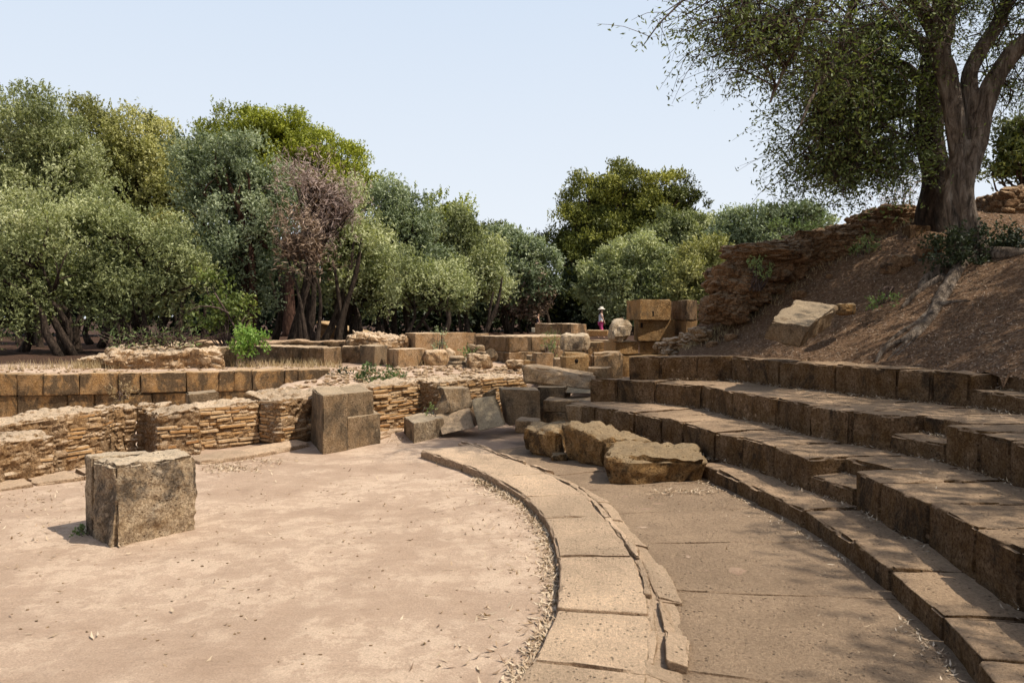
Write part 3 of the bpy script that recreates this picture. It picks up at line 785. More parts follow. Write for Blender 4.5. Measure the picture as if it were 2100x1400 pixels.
# rubble wall at left
rub = empty('rubble_wall', (*Q(350, 15.2, 0)[:2], .6)); tag(rub, 'low rubble wall with a jagged orange face on the stage at left', 'rubble wall')
def rubble(parts, root, mat='rubble', name='rubble_mass'):
    for (p4, dn, am, sd) in parts:
        V, F = hexa(slab4(p4, dn), res=.03, rnd=.05, amp=am * .7, freq=3, chip=.06, seed=sd, fine=.5, cob=(.2, .6, .05))
        lay = vnoise(np.stack([V[:, 0] * 3, V[:, 1] * 3, V[:, 2] * 9], 1), sd); cen = V.mean(0); d = V - cen; d[:, 2] = 0; d /= np.maximum(np.linalg.norm(d, axis=1, keepdims=True), 1e-6)
        V = V + d * (lay * am * .8)[:, None]
        put(name, V, F, M[mat], root)
rubble([([(222, 722, 15.1), (462, 724, 15.3), (440, 712, 16.2), (225, 710, 16.2)], .36, .07, 51),
        ([(160, 737, 15.4), (235, 730, 15.3), (240, 722, 16), (180, 730, 16)], .22, .06, 52),
        ([(240, 714, 15.7), (330, 712, 15.7), (320, 704, 16.4), (250, 704, 16.4)], .12, .05, 53),
        ([(340, 710, 15.8), (400, 709, 15.8), (395, 703, 16.4), (345, 703, 16.4)], .1, .03, 54)], rub)
cb('stone_block', 'smooth end block at the right end of the left rubble wall', (440, 16.4), (448, 15.9), (483, 16.1), .55, 1.0, 'grey')
# row of ashlars on the stage
row = empty('stage_block_row', (*Q(600, 16.5, 0)[:2], .6)); tag(row, 'long dark-faced row of ashlar blocks behind the bright green bush', 'stone wall')
xs = [512, 548, 600, 632, 662]; ds = [17.9, 17.5, 16.95, 16.6, 16.25]
off = Q(700, 16.9, 0) - Q(662, 16.25, 0)
for i in range(4):
    A, B = Q(xs[i], ds[i], 0), Q(xs[i + 1], ds[i + 1], 0)
    c = [A, B, B + off, A + off]; c = [np.array([p[0], p[1], .5]) for p in c] + [np.array([p[0], p[1], .975 + random.uniform(-.01, .01)]) for p in c]
    stone('ashlar_block', c, M['rowdark'], row, **kf)
cb('stone_block', 'recessed dark block between the ashlar row and the tall square block', (700, 17.3), (738, 17.1), (742, 17.4), .5, .98, 'rowdark')
cb('stone_block', 'tall square block with a grey right face in the stage row', (738, 17.0), (768, 16.2), (796, 16.9), .5, 1.01, 'grey')
cb('stone_block', 'lower block with a wide sunlit front, nearest in the stage row', (792, 16.5), (816, 15.8), (877, 16.4), .5, .955, 'stone')
# broken stones
blob_stone('broken_stone', Q(895, 16.3, .75), (.24, .22, .19), M['stone'], 61, 'rounded broken stone right of the nearest stage-row block', 'stone', amp=.14, rot=.3)
stone('broken_stone', solid4([(907, 742, 16.3), (930, 746, 16.2), (929, 722, 16.4), (915, 713, 16.5)], .25), M['stone'], None, 'tilted angular stone behind the carved column base', 'stone', **kf)
root = empty('column_fragment', (*Q(937, 15.9, 0)[:2], .6)); tag(root, 'small carved column base with stacked round mouldings', 'column base')
for (z0, z1, r0, r1, nm) in ((.58, .66, .20, .205, 'plinth'), (.66, .73, .185, .16, 'lower_torus'), (.73, .78, .145, .15, 'scotia'), (.78, .83, .165, .12, 'upper_torus')):
    V, F = [], []; n = 28; K = 7
    for k in range(K):
        t = k / (K - 1); rr = (r0 * (1 - t) + r1 * t) + .015 * math.sin(math.pi * t)
        for j in range(n):
            a = 2 * math.pi * j / n; V.append([rr * math.cos(a), rr * math.sin(a), z0 + (z1 - z0) * t])
    for k in range(K - 1):
        for j in range(n): F.append((k * n + j, k * n + (j + 1) % n, (k + 1) * n + (j + 1) % n, (k + 1) * n + j))
    F.append(tuple(range((K - 1) * n, K * n))); V = np.array(V) + np.array([*Q(937, 15.9, 0)[:2], 0]); V += np.stack([vnoise(V * 9, s) for s in (1, 2, 3)], 1) * .006
    put(nm, V, F, M['grey'], root)
blob_stone('broken_stone', Q(981, 15.7, .72), (.24, .2, .17), M['stone'], 62, 'wedge-shaped stone in front of the tall dark wall', 'stone', amp=.22, rot=.5)
stone('broken_stone', solid4([(975, 742, 16.4), (1006, 748, 16.2), (1004, 722, 16.3), (976, 720, 16.4)], .3), M['stone'], None, 'upright block piece leaning at the corner of the dark wall', 'stone', **kf)
for x, y, lab in ((966, 713, 'round stone on top of the pile, leftmost of the two'), (985, 715, 'round stone on top of the pile, right of its twin')):
    blob_stone('round_stone', D(x, y, 16.6), (.1, .09, .08), M['grey'], int(x), lab, 'stone', amp=.06, sub=3)
stone('broken_stone', solid4([(960, 732, 16.7), (978, 732, 16.7), (976, 709, 16.7), (961, 709, 16.7)], .2), M['grey'], None, 'small block under the round stones', 'stone', **kf)
# pale disc of a column drum leaning at the wall
V, F = tube([D(1006, 730, 16.0) + np.array([.06, .12, -.02]), D(1006, 724, 15.95)], [.1, .11], 20, .05)
tag(put('column_drum', V, F, M['grey'], smooth=False), 'small pale round drum leaning against the dark wall corner', 'column drum')

w = empty('distant_ruin_wall', (*Q(900, 19, 0)[:2], .6)); tag(w, 'straight ashlar wall with a lit right face behind the middle of the stage', 'stone wall')
xs = [830, 852, 905, 950, 976]
cb('ashlar_block', None, (830, 20.0), (851, 19.0), (905, 19.4), .5, 1.225, 'stone', cat=None, parent=w)
cb('ashlar_block', None, (904.5, 19.41), (905.5, 19.4), (976, 20.0), .5, 1.23, 'stone', cat=None, parent=w)
stone('ashlar_block', corner8(Q(975, 20.4, 0), Q(976, 20.1, 0), Q(1002, 20.6, 0), .5, 1.2), M['stone'], w, **kf)
rw = empty('rubble_wall', (*Q(770, 19.3, 0)[:2], .6)); tag(rw, 'pale rubble wall joined to the left of the straight ashlar wall', 'rubble wall')
rubble([([(715, 694, 19.1), (836, 692, 19.3), (832, 683, 20.0), (720, 684, 20.0)], .58, .09, 71)], rw)
sh = empty('low_earth_wall', (*Q(600, 22, 0)[:2], .6)); tag(sh, 'low shaded earth-coloured wall under the trees behind the ashlar row', 'stone wall')
stone('wall_course', box8(Q(390, 22.5, 0), Q(715, 21.5, 0), .6, .5, .93), M['seat'], sh, res=.12, rnd=.05, amp=.05, freq=2, chip=.05)

w2 = empty('tall_dark_wall', (*Q(1043, 17, 0)[:2], .6)); tag(w2, 'two-course wall with a dark left face and pale sunlit right face', 'stone wall')
l, m, r = Q(975, 18.3, 0), Q(1044, 16.9, 0), Q(1190, 18.5, 0)
for z0, z1, sp_ in ((.5, .86, (0, .45, 1)), (.865, 1.19, (0, .3, .62, 1))):
    for i in range(len(sp_) - 1):
        a = m + (r - m) * sp_[i]; b = m + (r - m) * (sp_[i + 1] - .004)
        c = corner8(a + (l - m), a, b, z0, z1); stone('ashlar_block', c, M['rowdark'], w2, **{**kf, 'rnd': .015, 'amp': .006})
cb('stone_block', 'dark block with a bright right end on top of the two-course wall', (1097, 20.9), (1171, 19.3), (1203, 20.0), 1.1, 1.45, 'rowdark')
stone('stone_block', box8(Q(1200, 20.6, 0), Q(1246, 20.4, 0), .5, 1.12, 1.27), M['orange'], None, 'low brown block beneath the walking girl', 'stone block', **kf)
stone('stone_slab', box8(Q(1200, 18.6, 0), Q(1246, 18.4, 0), .5, 1.03, 1.08), M['stone'], None, 'thin flat slab below the low brown block', 'stone slab', **kf)
stone('stone_block', box8(Q(1206, 16.2, 0), Q(1240, 16.2, 0), .5, .6, 1.1), M['rock'], None, 'weathered block under the thin flat slab', 'stone block', **kf)
# small blocks in the corner
for (a, d, b, d2, y0, y1, lab, mt) in (
        (1100, 15.6, 1137, 15.7, 749, 724, 'small squared block with a lit top in front of the two-course wall', 'stone'),
        (1080, 16.1, 1101, 16.1, 738, 729, 'small stub of stone left of the small squared block', 'stone'),
        (1058, 15.7, 1100, 15.7, 748, 738, 'thin flat stone lying before the two-course wall', 'orange'),
        (1122, 17.4, 1150, 17.4, 724, 710, 'little block tucked behind the weeds at the wall', 'stone'),
        (1136, 14.6, 1152, 14.6, 757, 735, 'narrow upright stone left of the drilled block', 'grey')):
    zz0, zz1 = ZY(y0, d), ZY(y1, d)
    stone('small_block', box8(Q(a, d, 0), Q(b, d2, 0), .3, min(zz0, .6) - .05, zz1), M[mt], None, lab, 'stone block', **kf)
blob_stone('broken_stone', D(1056, 747, 15.3), (.17, .14, .10), M['stone'], 64, 'pointed stone at the foot of the two-course wall', 'stone', amp=.25, sub=3)

# stacked blocks right of centre
cb('stacked_block', 'upper left block of the tall stack, with a square hole', (1285, 13.9), (1312, 13.25), (1376, 13.6), 1.565, 1.92, 'orange')
cb('stacked_block', 'upper right block of the tall stack, dark left face', (1374, 14.3), (1408, 13.45), (1430, 13.9), 1.565, 1.915, 'rowdark')
cb('stacked_block', 'second-course block of the tall stack, orange front with holes', (1300, 13.9), (1308, 13.4), (1384, 13.7), 1.2, 1.56, 'orange')
cb('stacked_block', 'second-course corner block of the tall stack at right', (1378, 14.3), (1408, 13.5), (1430, 13.95), 1.2, 1.56, 'orange')
cb('stacked_block', 'long third-course block under the tall stack', (1240, 14.1), (1262, 13.3), (1310, 13.5), .97, 1.19, 'orange')
cb('stacked_block', 'third-course block ending at the hillside rubble', (1311, 14.1), (1312, 13.5), (1375, 13.8), .97, 1.19, 'orange')
cb('stacked_block', 'bright orange bottom block hidden behind the seats end', (1240, 14.0), (1268, 13.2), (1380, 13.6), .5, .96, 'orange')
stone('fallen_boulder', solid4([(1252, 699, 13.1), (1294, 699, 13.1), (1303, 657, 13.2), (1268, 655, 13.2)], .5, (-.1, 1, 0)), M['lichen'], None,
      'pale boulder leaning against the left of the tall stack', 'boulder', res=.035, rnd=.1, amp=.045, freq=3, chip=.05)
stone('fallen_boulder', solid4([(1152, 724, 12.6), (1203, 724, 12.6), (1203, 685, 12.6), (1151, 685, 12.7)], .4), M['lichen'], None,
      'knobbly square boulder set on the drilled block', 'boulder', res=.035, rnd=.06, amp=.04, freq=4, chip=.05)
drl = empty('drilled_block', (*Q(1180, 12.3, 0)[:2], .6)); tag(drl, 'block with a dark round hole drilled in its face', 'stone block')
stone('block_body', corner8(Q(1149, 12.6, 0), Q(1153, 12.25, 0), Q(1209, 12.3, 0), .55, 1.045), M['orange'], drl, **{**kf, 'rnd': .06})
def hole(px, py, d, r, root, mat, nm='socket_hole'):
    p = D(px, py, d); V, F = tube([p + np.array([0, .03, 0]), p], [r, r * .95], 10, .02); put(nm, V, F, mat, root)
s_ = NT('hole_dark'); s_.bsdf((.02, .013, .008), 1.0); M['hole'] = s_.m
hole(1182, 740, 12.27, .035, drl, M['hole'])
for (px, py, d, lab) in ((1339, 643, 13.38, 'dark socket hole in the upper left stacked block'), (1316, 667, 13.42, 'dark socket hole in the second-course stacked block')):
    p = D(px, py, d); V, F = hexa([p + np.array(q) for q in ((-.022, 0, -.045), (.022, 0.01, -.045), (.022, .05, -.045), (-.022, .05, -.045), (-.022, 0, .045), (.022, .01, .045), (.022, .05, .045), (-.022, .05, .045))], res=.02, rnd=.008, amp=.003, chip=0)
    tgt = [o for o in bpy.data.objects if o.get('label', '').startswith('upper left block' if px > 1330 else 'second-course block of')][0]
    o = put('socket_hole', V, F, M['hole'], tgt)
stone('stone_block', corner8(Q(1211, 12.8, 0), Q(1214, 12.4, 0), Q(1278, 12.7, 0), .5, 1.04), M['stone'], None, 'speckled squared block right of the drilled block', 'stone block', **{**kf, 'rnd': .05})
# long tilted slab and the stones beneath
stone('tilted_long_slab', solid4([(1073, 787, 11.6), (1210, 796, 11.4), (1222, 769, 11.6), (1068, 750, 11.7)], .5, (.1, 1, 0)), M['stone'], None,
      'long dark slab tilting down to the right before the stacked blocks', 'stone slab', res=.04, rnd=.04, amp=.03, freq=2.5, chip=.05)
stone('stone_block', box8(Q(1205, 12.1, 0), Q(1246, 12.0, 0), .4, .5, .84), M['stone'], None, 'squat block at the low end of the long tilted slab', 'stone block', **kf)
stone('stone_block', box8(Q(1100, 11.4, 0), Q(1158, 11.3, 0), .5, .0, .585), M['grey'], None, 'block supporting the long tilted slab', 'stone block', **kf)
stone('stone_slab', solid4([(1158, 805, 11.3), (1212, 806, 11.2), (1208, 787, 11.7), (1164, 783, 11.7)], .3), M['paleslab'], None, 'sunlit slab fragment tilted behind the end of the seats', 'stone slab', **kf)
stone('stone_slab', box8(Q(1113, 11.0, 0), Q(1240, 10.75, 0), .6, .28, .445), M['stone'], None, 'long flat slab stretching left from the lowest seat row', 'stone slab', **kf)
stone('stone_slab', box8(Q(1112, 11.1, 0), Q(1162, 10.9, 0), .45, .0, .27), M['stone'], None, 'low step under the long flat slab', 'stone slab', **kf)
stone('stone_slab', box8(Q(1122, 10.7, 0), Q(1160, 10.55, 0), .45, -.05, .16), M['paleslab'], None, 'pale bottom step at the left end of the seats', 'stone slab', **kf)
stone('stone_block', box8(Q(1158, 10.55, 0), Q(1228, 10.2, 0), .7, -.05, .43), M['stone'], None, 'speckled end block closing the lowest seat row', 'stone block', **kf)

# rubble walls along the hill crest
def mass(lst, root, mat='rubdark', big=.13):
    for (cx_, cy_, d, rx, ry, rz, sd) in lst:
        p = D(cx_, cy_, d)
        blob_stone('rubble_mass', p, (rx * .8, ry * .8, rz * .78), M[mat], sd, None, amp=big, parent=root, sub=6, cob=(.2, .6, .065))
rc = empty('crest_rubble_wall', (*Q(1650, 12.6, 0)[:2], 2.0)); tag(rc, 'ruined rubble wall running up the crest of the hillside to the tree', 'rubble wall')
rg_ = random.Random(4); cl = []
for (x, y, d, sx, sy, n, s0) in ((1486, 620, 12.2, 14, 20, 8, .19), (1518, 588, 12.3, 20, 24, 12, .24), (1556, 556, 12.4, 24, 22, 12, .26), (1600, 532, 12.4, 32, 18, 12, .25), (1660, 510, 12.6, 34, 15, 12, .24), (1720, 496, 12.6, 32, 15, 12, .24), (1780, 482, 12.7, 32, 17, 12, .25), (1835, 466, 12.8, 26, 22, 12, .26), (1458, 632, 12.2, 7, 16, 6, .12)):
    for k in range(n):
        s = s0 * rg_.uniform(.6, 1.15); cl.append((x + rg_.uniform(-1, 1) * sx, y + rg_.uniform(-1, 1.) * sy + (5 if x > 1520 else 6), d - .25 + rg_.uniform(-.1, .5), s * 1.35, s * 1.3, s * .78, 2000 + len(cl)))
# overhanging ledges on top
cl += [(1562, 518, 12.1, .52, .45, .13, 3001), (1590, 512, 12.3, .3, .4, .10, 3002), (1680, 494, 12.5, .5, .4, .12, 3003), (1800, 455, 12.7, .45, .4, .12, 3004), (1850, 442, 12.8, .4, .4, .13, 3005), (1750, 478, 12.6, .35, .4, .12, 3006)]
for q in cl:
    p = D(*q[:3]); blob_stone('rubble_mass', p, q[3:6], M['rubdark'], q[6], None, amp=.27, parent=rc, sub=5, cob=(.17, .55, .06))
rt = empty('rubble_mound', (*Q(2050, 12.5, 0)[:2], 2.4)); tag(rt, 'dark rubble mound behind the gnarled tree at the right edge', 'rubble wall')
mass([(2085, 455, 12.6, .75, .7, .65, 95), (2180, 450, 12.6, .9, .8, .8, 96), (2040, 520, 12.3, .5, .5, .5, 97), (2300, 460, 12.6, .9, .8, .8, 98)], rt)
mass([(1360, 712, 12.6, .16, .3, .10, 101), (1385, 706, 12.4, .2, .3, .12, 102), (1412, 697, 12.2, .18, .3, .12, 103), (1435, 685, 12.1, .2, .3, .12, 105), (1372, 722, 12.3, .12, .2, .06, 104)],
     tag(empty('rubble_edge', (*Q(1390, 12.3, 0)[:2], 1.2)), 'low lumpy rubble edge where the hillside meets the tall stack', 'rubble wall'), 'rubble', .2)
cb('stone_block', 'square dark block at the foot of the two tree trunks on the crest', (1846, 11.9), (1862, 11.6), (1935, 11.8), 2.55, 2.98, 'seat')
for k, (x, y, rx) in enumerate(((1850, 545, .14), (1825, 570, .12), (1905, 545, .16), (1500, 648, .09), (1460, 668, .08), (1640, 575, .1), (1700, 640, .05))):
    p = D(x, y, 11.0 if x > 1800 else 11.6); p[2] = float(hill_z(np.array([p[0]]), np.array([p[1]]))[0]) + rx * .3
    blob_stone('crest_stone', p, (rx, rx * .9, rx * .7), M['rubdark'], 120 + k, 'loose dark stone in the litter along the hill crest', 'stone', 'loose stones along the hill crest', sub=3)
# far low structure under the trees
f = empty('sloping_ruin', (*Q(690, 36, 0)[:2], .6)); tag(f, 'reddish sloping-topped ruin half hidden behind the far tree trunks', 'ruin')
c = solid4([(650, 694, 36), (740, 694, 36), (740, 684, 36), (652, 661, 36)], 1.5); stone('ruin_wall', c, M['seat'], f, res=.2, rnd=.05, amp=.03)
c = solid4([(648, 663, 35.9), (742, 686, 35.9), (742, 683, 35.9), (650, 658.5, 35.9)], 1.8); stone('coping', c, M['orange'], f, res=.3, rnd=.03, amp=.02)
# ------------------------------------------------------------------ foliage
def rdirs(n, rng, up=0.0):
    v = rng.normal(size=(n, 3)); v[:, 2] += up; return v / np.linalg.norm(v, axis=1, keepdims=True)
def leaf_quads(c, nrm, Ln, Wd, tint, rng, droop=None, bent=False, tdir=None):
    n = len(c); t = rdirs(n, rng)
    if tdir is not None: t = t * .75 + tdir
    if droop is not None: t = t + np.array(droop); 
    t = t - nrm * (t * nrm).sum(1, keepdims=True); t /= np.maximum(np.linalg.norm(t, axis=1, keepdims=True), 1e-6)
    b = np.cross(nrm, t); Ln = Ln * rng.uniform(.65, 1.3, (n, 1)); Wd = Wd * rng.uniform(.7, 1.2, (n, 1))
    if bent:
        V = np.stack([c - t * Ln / 2, c + b * Wd / 2 - nrm * Wd * .3, c + t * Ln / 2 + nrm * Ln * .15, c - b * Wd / 2 - nrm * Wd * .3], 1).reshape(-1, 3)
    else:
        V = np.stack([c - t * Ln / 2, c + b * Wd / 2, c + t * Ln / 2, c - b * Wd / 2], 1).reshape(-1, 3)
    F = np.arange(4 * n).reshape(n, 4)
    return V, F, np.repeat(tint, 4)
def crown(lobes, rs, nsub_k, nleaf, Ln, Wd, rng, up=.35, shell=.55, flat=1.0):
    """lobes: list of (centre, radii). returns leaf arrays + sub centres"""
    C, Nn, T, S = [], [], [], []; DIR = []
    for (c, rad) in lobes:
        rad = np.array(rad); area = 4 * math.pi * ((rad[0] * rad[1]) ** 1.6 / 3 + (rad[0] * rad[2]) ** 1.6 / 3 + (rad[1] * rad[2]) ** 1.6 / 3) ** (1 / 1.6)
        ns = max(5, int(nsub_k * area / (math.pi * rs * rs)))
        dd = rdirs(ns, rng, .15); rr = rng.uniform(shell, 1.0, (ns, 1)) ** .7
        sc = c + dd * rad * rr
        for i in range(ns):
            r = rs * rng.uniform(.55, 1.25); k = int(nleaf * (r / rs) ** 2)
            if k < 3: continue
            d2 = rdirs(k, rng) + dd[i] * .55 + np.array([0, 0, up]); d2 /= np.linalg.norm(d2, axis=1, keepdims=True)
            q = sc[i] + d2 * np.array([1, 1, flat]) * r * (rng.uniform(.2, 1.12, (k, 1)) ** .6 + (rng.random((k, 1)) < .18) * rng.uniform(0, .45, (k, 1)))
            nn = d2 * .75 + rng.normal(size=(k, 3)) * .6; nn /= np.linalg.norm(nn, axis=1, keepdims=True)
            # leaves sit in rows on short outward shoots
            m7 = np.arange(k) // 6; sh = rng.normal(size=(k // 6 + 1, 3)) * .45 + dd[i] * .6 + [0, 0, up + .25]; sh /= np.linalg.norm(sh, axis=1, keepdims=True)
            q = q[m7 * 6] + sh[m7] * (rng.uniform(0, 1, (k, 1)) * Ln * 2.6) + rng.normal(size=(k, 3)) * Ln * .16
            DIR.append(sh[m7]); C.append(q); Nn.append(nn)
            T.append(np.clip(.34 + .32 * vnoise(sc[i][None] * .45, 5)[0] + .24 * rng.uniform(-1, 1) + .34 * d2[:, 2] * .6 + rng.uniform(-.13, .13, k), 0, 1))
            S.append(sc[i])
    crown.dir = np.concatenate(DIR)
    return np.concatenate(C), np.concatenate(Nn), np.concatenate(T), np.array(S)
def gz(x, y): return float(GZ[min(np.searchsorted(gx, x), len(gx) - 1), min(np.searchsorted(gy, y), len(gy) - 1)])
TG = 'trees of the wood behind the ruins'
def tree(name, label, cat, base, d, lobes, leaf, bark='barkd', rs=.75, nleaf=90, Ln=None, Wd=None, stems=3, r0=.16, seed=1, depthk=.8, shell=.55, nsub=1.0, flat=.8, up=.35, zb=None, twig=True, filler=1.0):
    """lobes in photo pixels (px,py,rx,ry[,dd]) at depth d(+dd)"""
    rng = np.random.default_rng(seed); rr = random.Random(seed)
    Ln = Ln or max(.07, .0044 * d); Wd = Wd or Ln * .40
    bx = Q(base, d, 0); z0 = gz(bx[0], bx[1]) - .05 if zb is None else zb
    root = empty(name, (bx[0], bx[1], z0)); tag(root, label, cat, TG)
    Lb = []
    for lo in lobes:
        dd = lo[4] if len(lo) > 4 else 0; s = (d + dd) / F_PX
        Lb.append((D(lo[0], lo[1], d + dd), (lo[2] * s, (lo[2] + lo[3]) / 2 * s * depthk, lo[3] * s)))
    c, n, t, S = crown(Lb, rs, nsub, nleaf, Ln, Wd, rng, up=up, shell=shell, flat=flat)
    # deeper foliage filling the heart of the crown, tinted dark as inner shade
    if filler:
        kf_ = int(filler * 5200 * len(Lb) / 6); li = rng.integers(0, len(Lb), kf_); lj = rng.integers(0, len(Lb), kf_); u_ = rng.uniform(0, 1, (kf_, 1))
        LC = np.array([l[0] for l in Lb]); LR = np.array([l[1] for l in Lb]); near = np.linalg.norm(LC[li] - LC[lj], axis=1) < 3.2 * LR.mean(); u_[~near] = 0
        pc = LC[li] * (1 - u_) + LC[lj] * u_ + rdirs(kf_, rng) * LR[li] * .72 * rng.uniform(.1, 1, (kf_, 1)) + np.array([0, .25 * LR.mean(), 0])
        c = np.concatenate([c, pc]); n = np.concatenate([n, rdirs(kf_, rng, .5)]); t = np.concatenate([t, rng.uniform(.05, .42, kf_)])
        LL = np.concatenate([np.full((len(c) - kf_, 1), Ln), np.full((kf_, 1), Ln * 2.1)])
    else: LL = np.full((len(c), 1), Ln)
    td = crown.dir; td = np.concatenate([td, np.zeros((len(c) - len(td), 3))])
    V, F, T = leaf_quads(c, n, LL, LL * (Wd / Ln), t, rng, tdir=td)
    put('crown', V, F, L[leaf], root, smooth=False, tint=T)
    parts = []
    cen = np.mean([l[0] for l in Lb], 0)
    for k in range(stems):
        tgt = Lb[k % len(Lb)][0] + np.array([rr.uniform(-.5, .5), rr.uniform(-.5, .5), 0])
        b = np.array([bx[0] + rr.uniform(-.35, .35) * (stems > 1), bx[1] + rr.uniform(-.4, .4) * (stems > 1), z0])
        h = tgt[2] - z0; a1 = b * .72 + tgt * .28; a1[:2] = b[:2] * .9 + tgt[:2] * .1; a1[:2] += [rr.uniform(-.35, .35), rr.uniform(-.3, .3)]; a2 = b * .38 + tgt * .62; a2[:2] = b[:2] * .6 + tgt[:2] * .4; a2[:2] += [rr.uniform(-.4, .4), 0]
        parts.append(tube([b, a1, a2, tgt], [r0 * rr.uniform(.8, 1.2), r0 * .75, r0 * .5, r0 * .15], 7, .4, .15, seed + k))
    if twig:
        idx = rng.choice(len(S), min(len(S), 46), replace=False)
        for i in idx:
            s = S[i]; j = min(range(len(Lb)), key=lambda q: np.linalg.norm(Lb[q][0] - s)); o = Lb[j][0] * .55 + np.array([bx[0], bx[1], z0 + (Lb[j][0][2] - z0) * .5]) * .45
            mid = (o + s) / 2 + rng.normal(size=3) * .2
            parts.append(tube([o, mid, s], [r0 * .32, r0 * .2, r0 * .05], 5, .6))
    Vt, Ft = merge(parts); put('trunk', Vt, Ft, M[bark], root)
    return root
OLV = dict(rs=.56, nleaf=370, flat=.95, nsub=1.45)
def olive(label, base, d, lobes, leaf, seed, **kw):
    return tree('olive_tree', label, 'tree', base, d, lobes, leaf, seed=seed, **{**OLV, **kw})
olive('tallest grey-green olive at the far left, reaching the top of the wood', 62, 27, [(45, 292, 76, 100), (115, 312, 60, 80), (-40, 350, 110, 130), (110, 380, 90, 110), (20, 450, 120, 90), (-130, 420, 110, 150)], 'olive', 11)
olive('broad yellowish olive between the tallest one and the bluish tree', 250, 30, [(170, 312, 80, 88), (300, 338, 80, 88), (235, 300, 85, 76), (350, 350, 40, 55), (240, 430, 130, 90), (350, 400, 60, 80), (140, 400, 80, 90), (330, 490, 90, 60)], 'warm', 12)
olive('dark low-hanging olive at the left edge with leaves down to the ground', 132, 21, [(30, 500, 80, 110), (-60, 540, 90, 130), (90, 560, 80, 85), (20, 630, 70, 50), (-90, 640, 90, 60)], 'olive', 13, r0=.13, stems=3)
olive('silvery front olive with upright leafy shoots, left of the yellowing shrub', 290, 22.5, [(200, 510, 90, 75), (290, 540, 95, 80), (360, 570, 60, 60), (180, 600, 90, 60), (290, 630, 110, 35), (150, 470, 40, 45), (225, 450, 26, 40), (310, 490, 30, 45), (370, 520, 26, 40)], 'pale', 14, stems=4, r0=.14)
olive('bluish green tall olive left of the bare brown one', 505, 26, [(440, 350, 72, 66), (520, 370, 60, 55), (470, 430, 85, 90), (560, 430, 48, 70), (440, 520, 75, 60), (520, 530, 75, 60), (500, 600, 60, 35), (395, 330, 36, 40)], 'bluish', 15, bark='barkr', stems=2, r0=.2)
tree('umbrella_pine', 'bright yellow-green umbrella pine rising behind the left olives', 'pine tree', 600, 42, [(490, 280, 92, 36), (560, 282, 85, 38), (620, 312, 80, 46), (670, 345, 62, 50), (715, 385, 46, 42), (742, 405, 26, 30), (560, 330, 120, 60), (740, 395, 32, 34), (700, 400, 45, 60), (440, 290, 45, 25), (640, 400, 90, 60)], 'umbrella', bark='barkr', rs=.75, nleaf=330, nsub=1.7, stems=2, r0=.35, seed=16, shell=.7, flat=.7, up=.6, Ln=.17, filler=2)
olive('bare greyish brown dying olive between the bluish and the green trees', 610, 25, [(635, 380, 46, 55), (660, 440, 48, 60), (640, 490, 40, 40), (700, 430, 30, 45)], 'dead', 17, nleaf=110, stems=4, r0=.12, Wd=.03, Ln=.22, filler=.6)
olive('small reddish brown withered olive crown low beside the dying one', 640, 24, [(600, 505, 38, 38), (640, 515, 28, 34)], 'brown', 18, nleaf=120, stems=3, r0=.09, Wd=.03, Ln=.2)
olive('rounded olive-green tree above the leaning black trunks', 720, 29, [(715, 460, 55, 65), (690, 520, 60, 60), (745, 530, 60, 65), (700, 580, 70, 38), (760, 590, 50, 35)], 'olive', 19, stems=4, r0=.13)
olive('tall feathery grey olive right of the umbrella pine', 800, 31, [(800, 440, 42, 48), (845, 460, 48, 50), (800, 510, 70, 60), (860, 540, 60, 60), (790, 580, 55, 50), (812, 400, 22, 22), (870, 600, 60, 40)], 'bluish', 20, stems=4, r0=.12)
olive('light green drooping olive in front, bright crown reaching the stage', 850, 27.5, [(900, 590, 48, 42), (850, 610, 45, 40), (930, 615, 30, 28), (835, 560, 35, 40)], 'pale', 21, stems=3, r0=.11)
tree('umbrella_pine', 'small olive-yellow pine top behind the middle of the wood', 'pine tree', 930, 56, [(925, 430, 42, 26), (900, 445, 45, 25), (955, 460, 32, 28), (935, 475, 40, 22)], 'umbrella', bark='barkr', rs=.8, nleaf=170, stems=1, r0=.3, seed=22, shell=.75, flat=.6, up=.6)
tree('umbrella_pine', 'tiny dark pine top right of the olive-yellow one', 'pine tree', 1006, 62, [(1004, 480, 22, 14), (990, 490, 22, 14), (1015, 492, 16, 12)], 'pine', bark='barkr', rs=.8, nleaf=150, stems=1, r0=.25, seed=23)
olive('soft green olive below the small pine tops', 955, 44, [(925, 480, 52, 45), (905, 530, 55, 45), (970, 530, 50, 50), (940, 580, 60, 45), (985, 590, 50, 45)], 'olive', 24, stems=3, r0=.12)
olive('grey olive with a spiky top left of the big pine', 1040, 50, [(1010, 520, 45, 35), (1055, 530, 50, 38), (1000, 570, 50, 45), (1060, 580, 60, 40), (1100, 560, 45, 45), (1035, 500, 26, 20)], 'bluish', 25, stems=4, r0=.12)
olive('brownish half-dry tree with leaning bare branches by the far path', 1080, 50, [(1070, 600, 46, 38), (1100, 620, 30, 30), (1050, 630, 30, 28)], 'brown', 26, nleaf=90, stems=5, r0=.09)
tree('pine_tree', 'large dark pine with a rounded clumpy crown in the centre of the skyline', 'pine tree', 1215, 58, [(1240, 385, 58, 40), (1215, 430, 52, 50), (1300, 410, 60, 42), (1380, 405, 52, 32), (1400, 430, 42, 28), (1345, 440, 60, 35), (1180, 480, 48, 40), (1240, 490, 70, 55), (1150, 510, 40, 36), (1190, 550, 60, 45), (1320, 470, 55, 40), (1180, 610, 60, 45), (1230, 570, 55, 50)], 'pine', bark='barkr', rs=.9, nleaf=300, nsub=1.4, Ln=.24, stems=4, r0=.32, seed=27, shell=.7, flat=.65, up=.6)
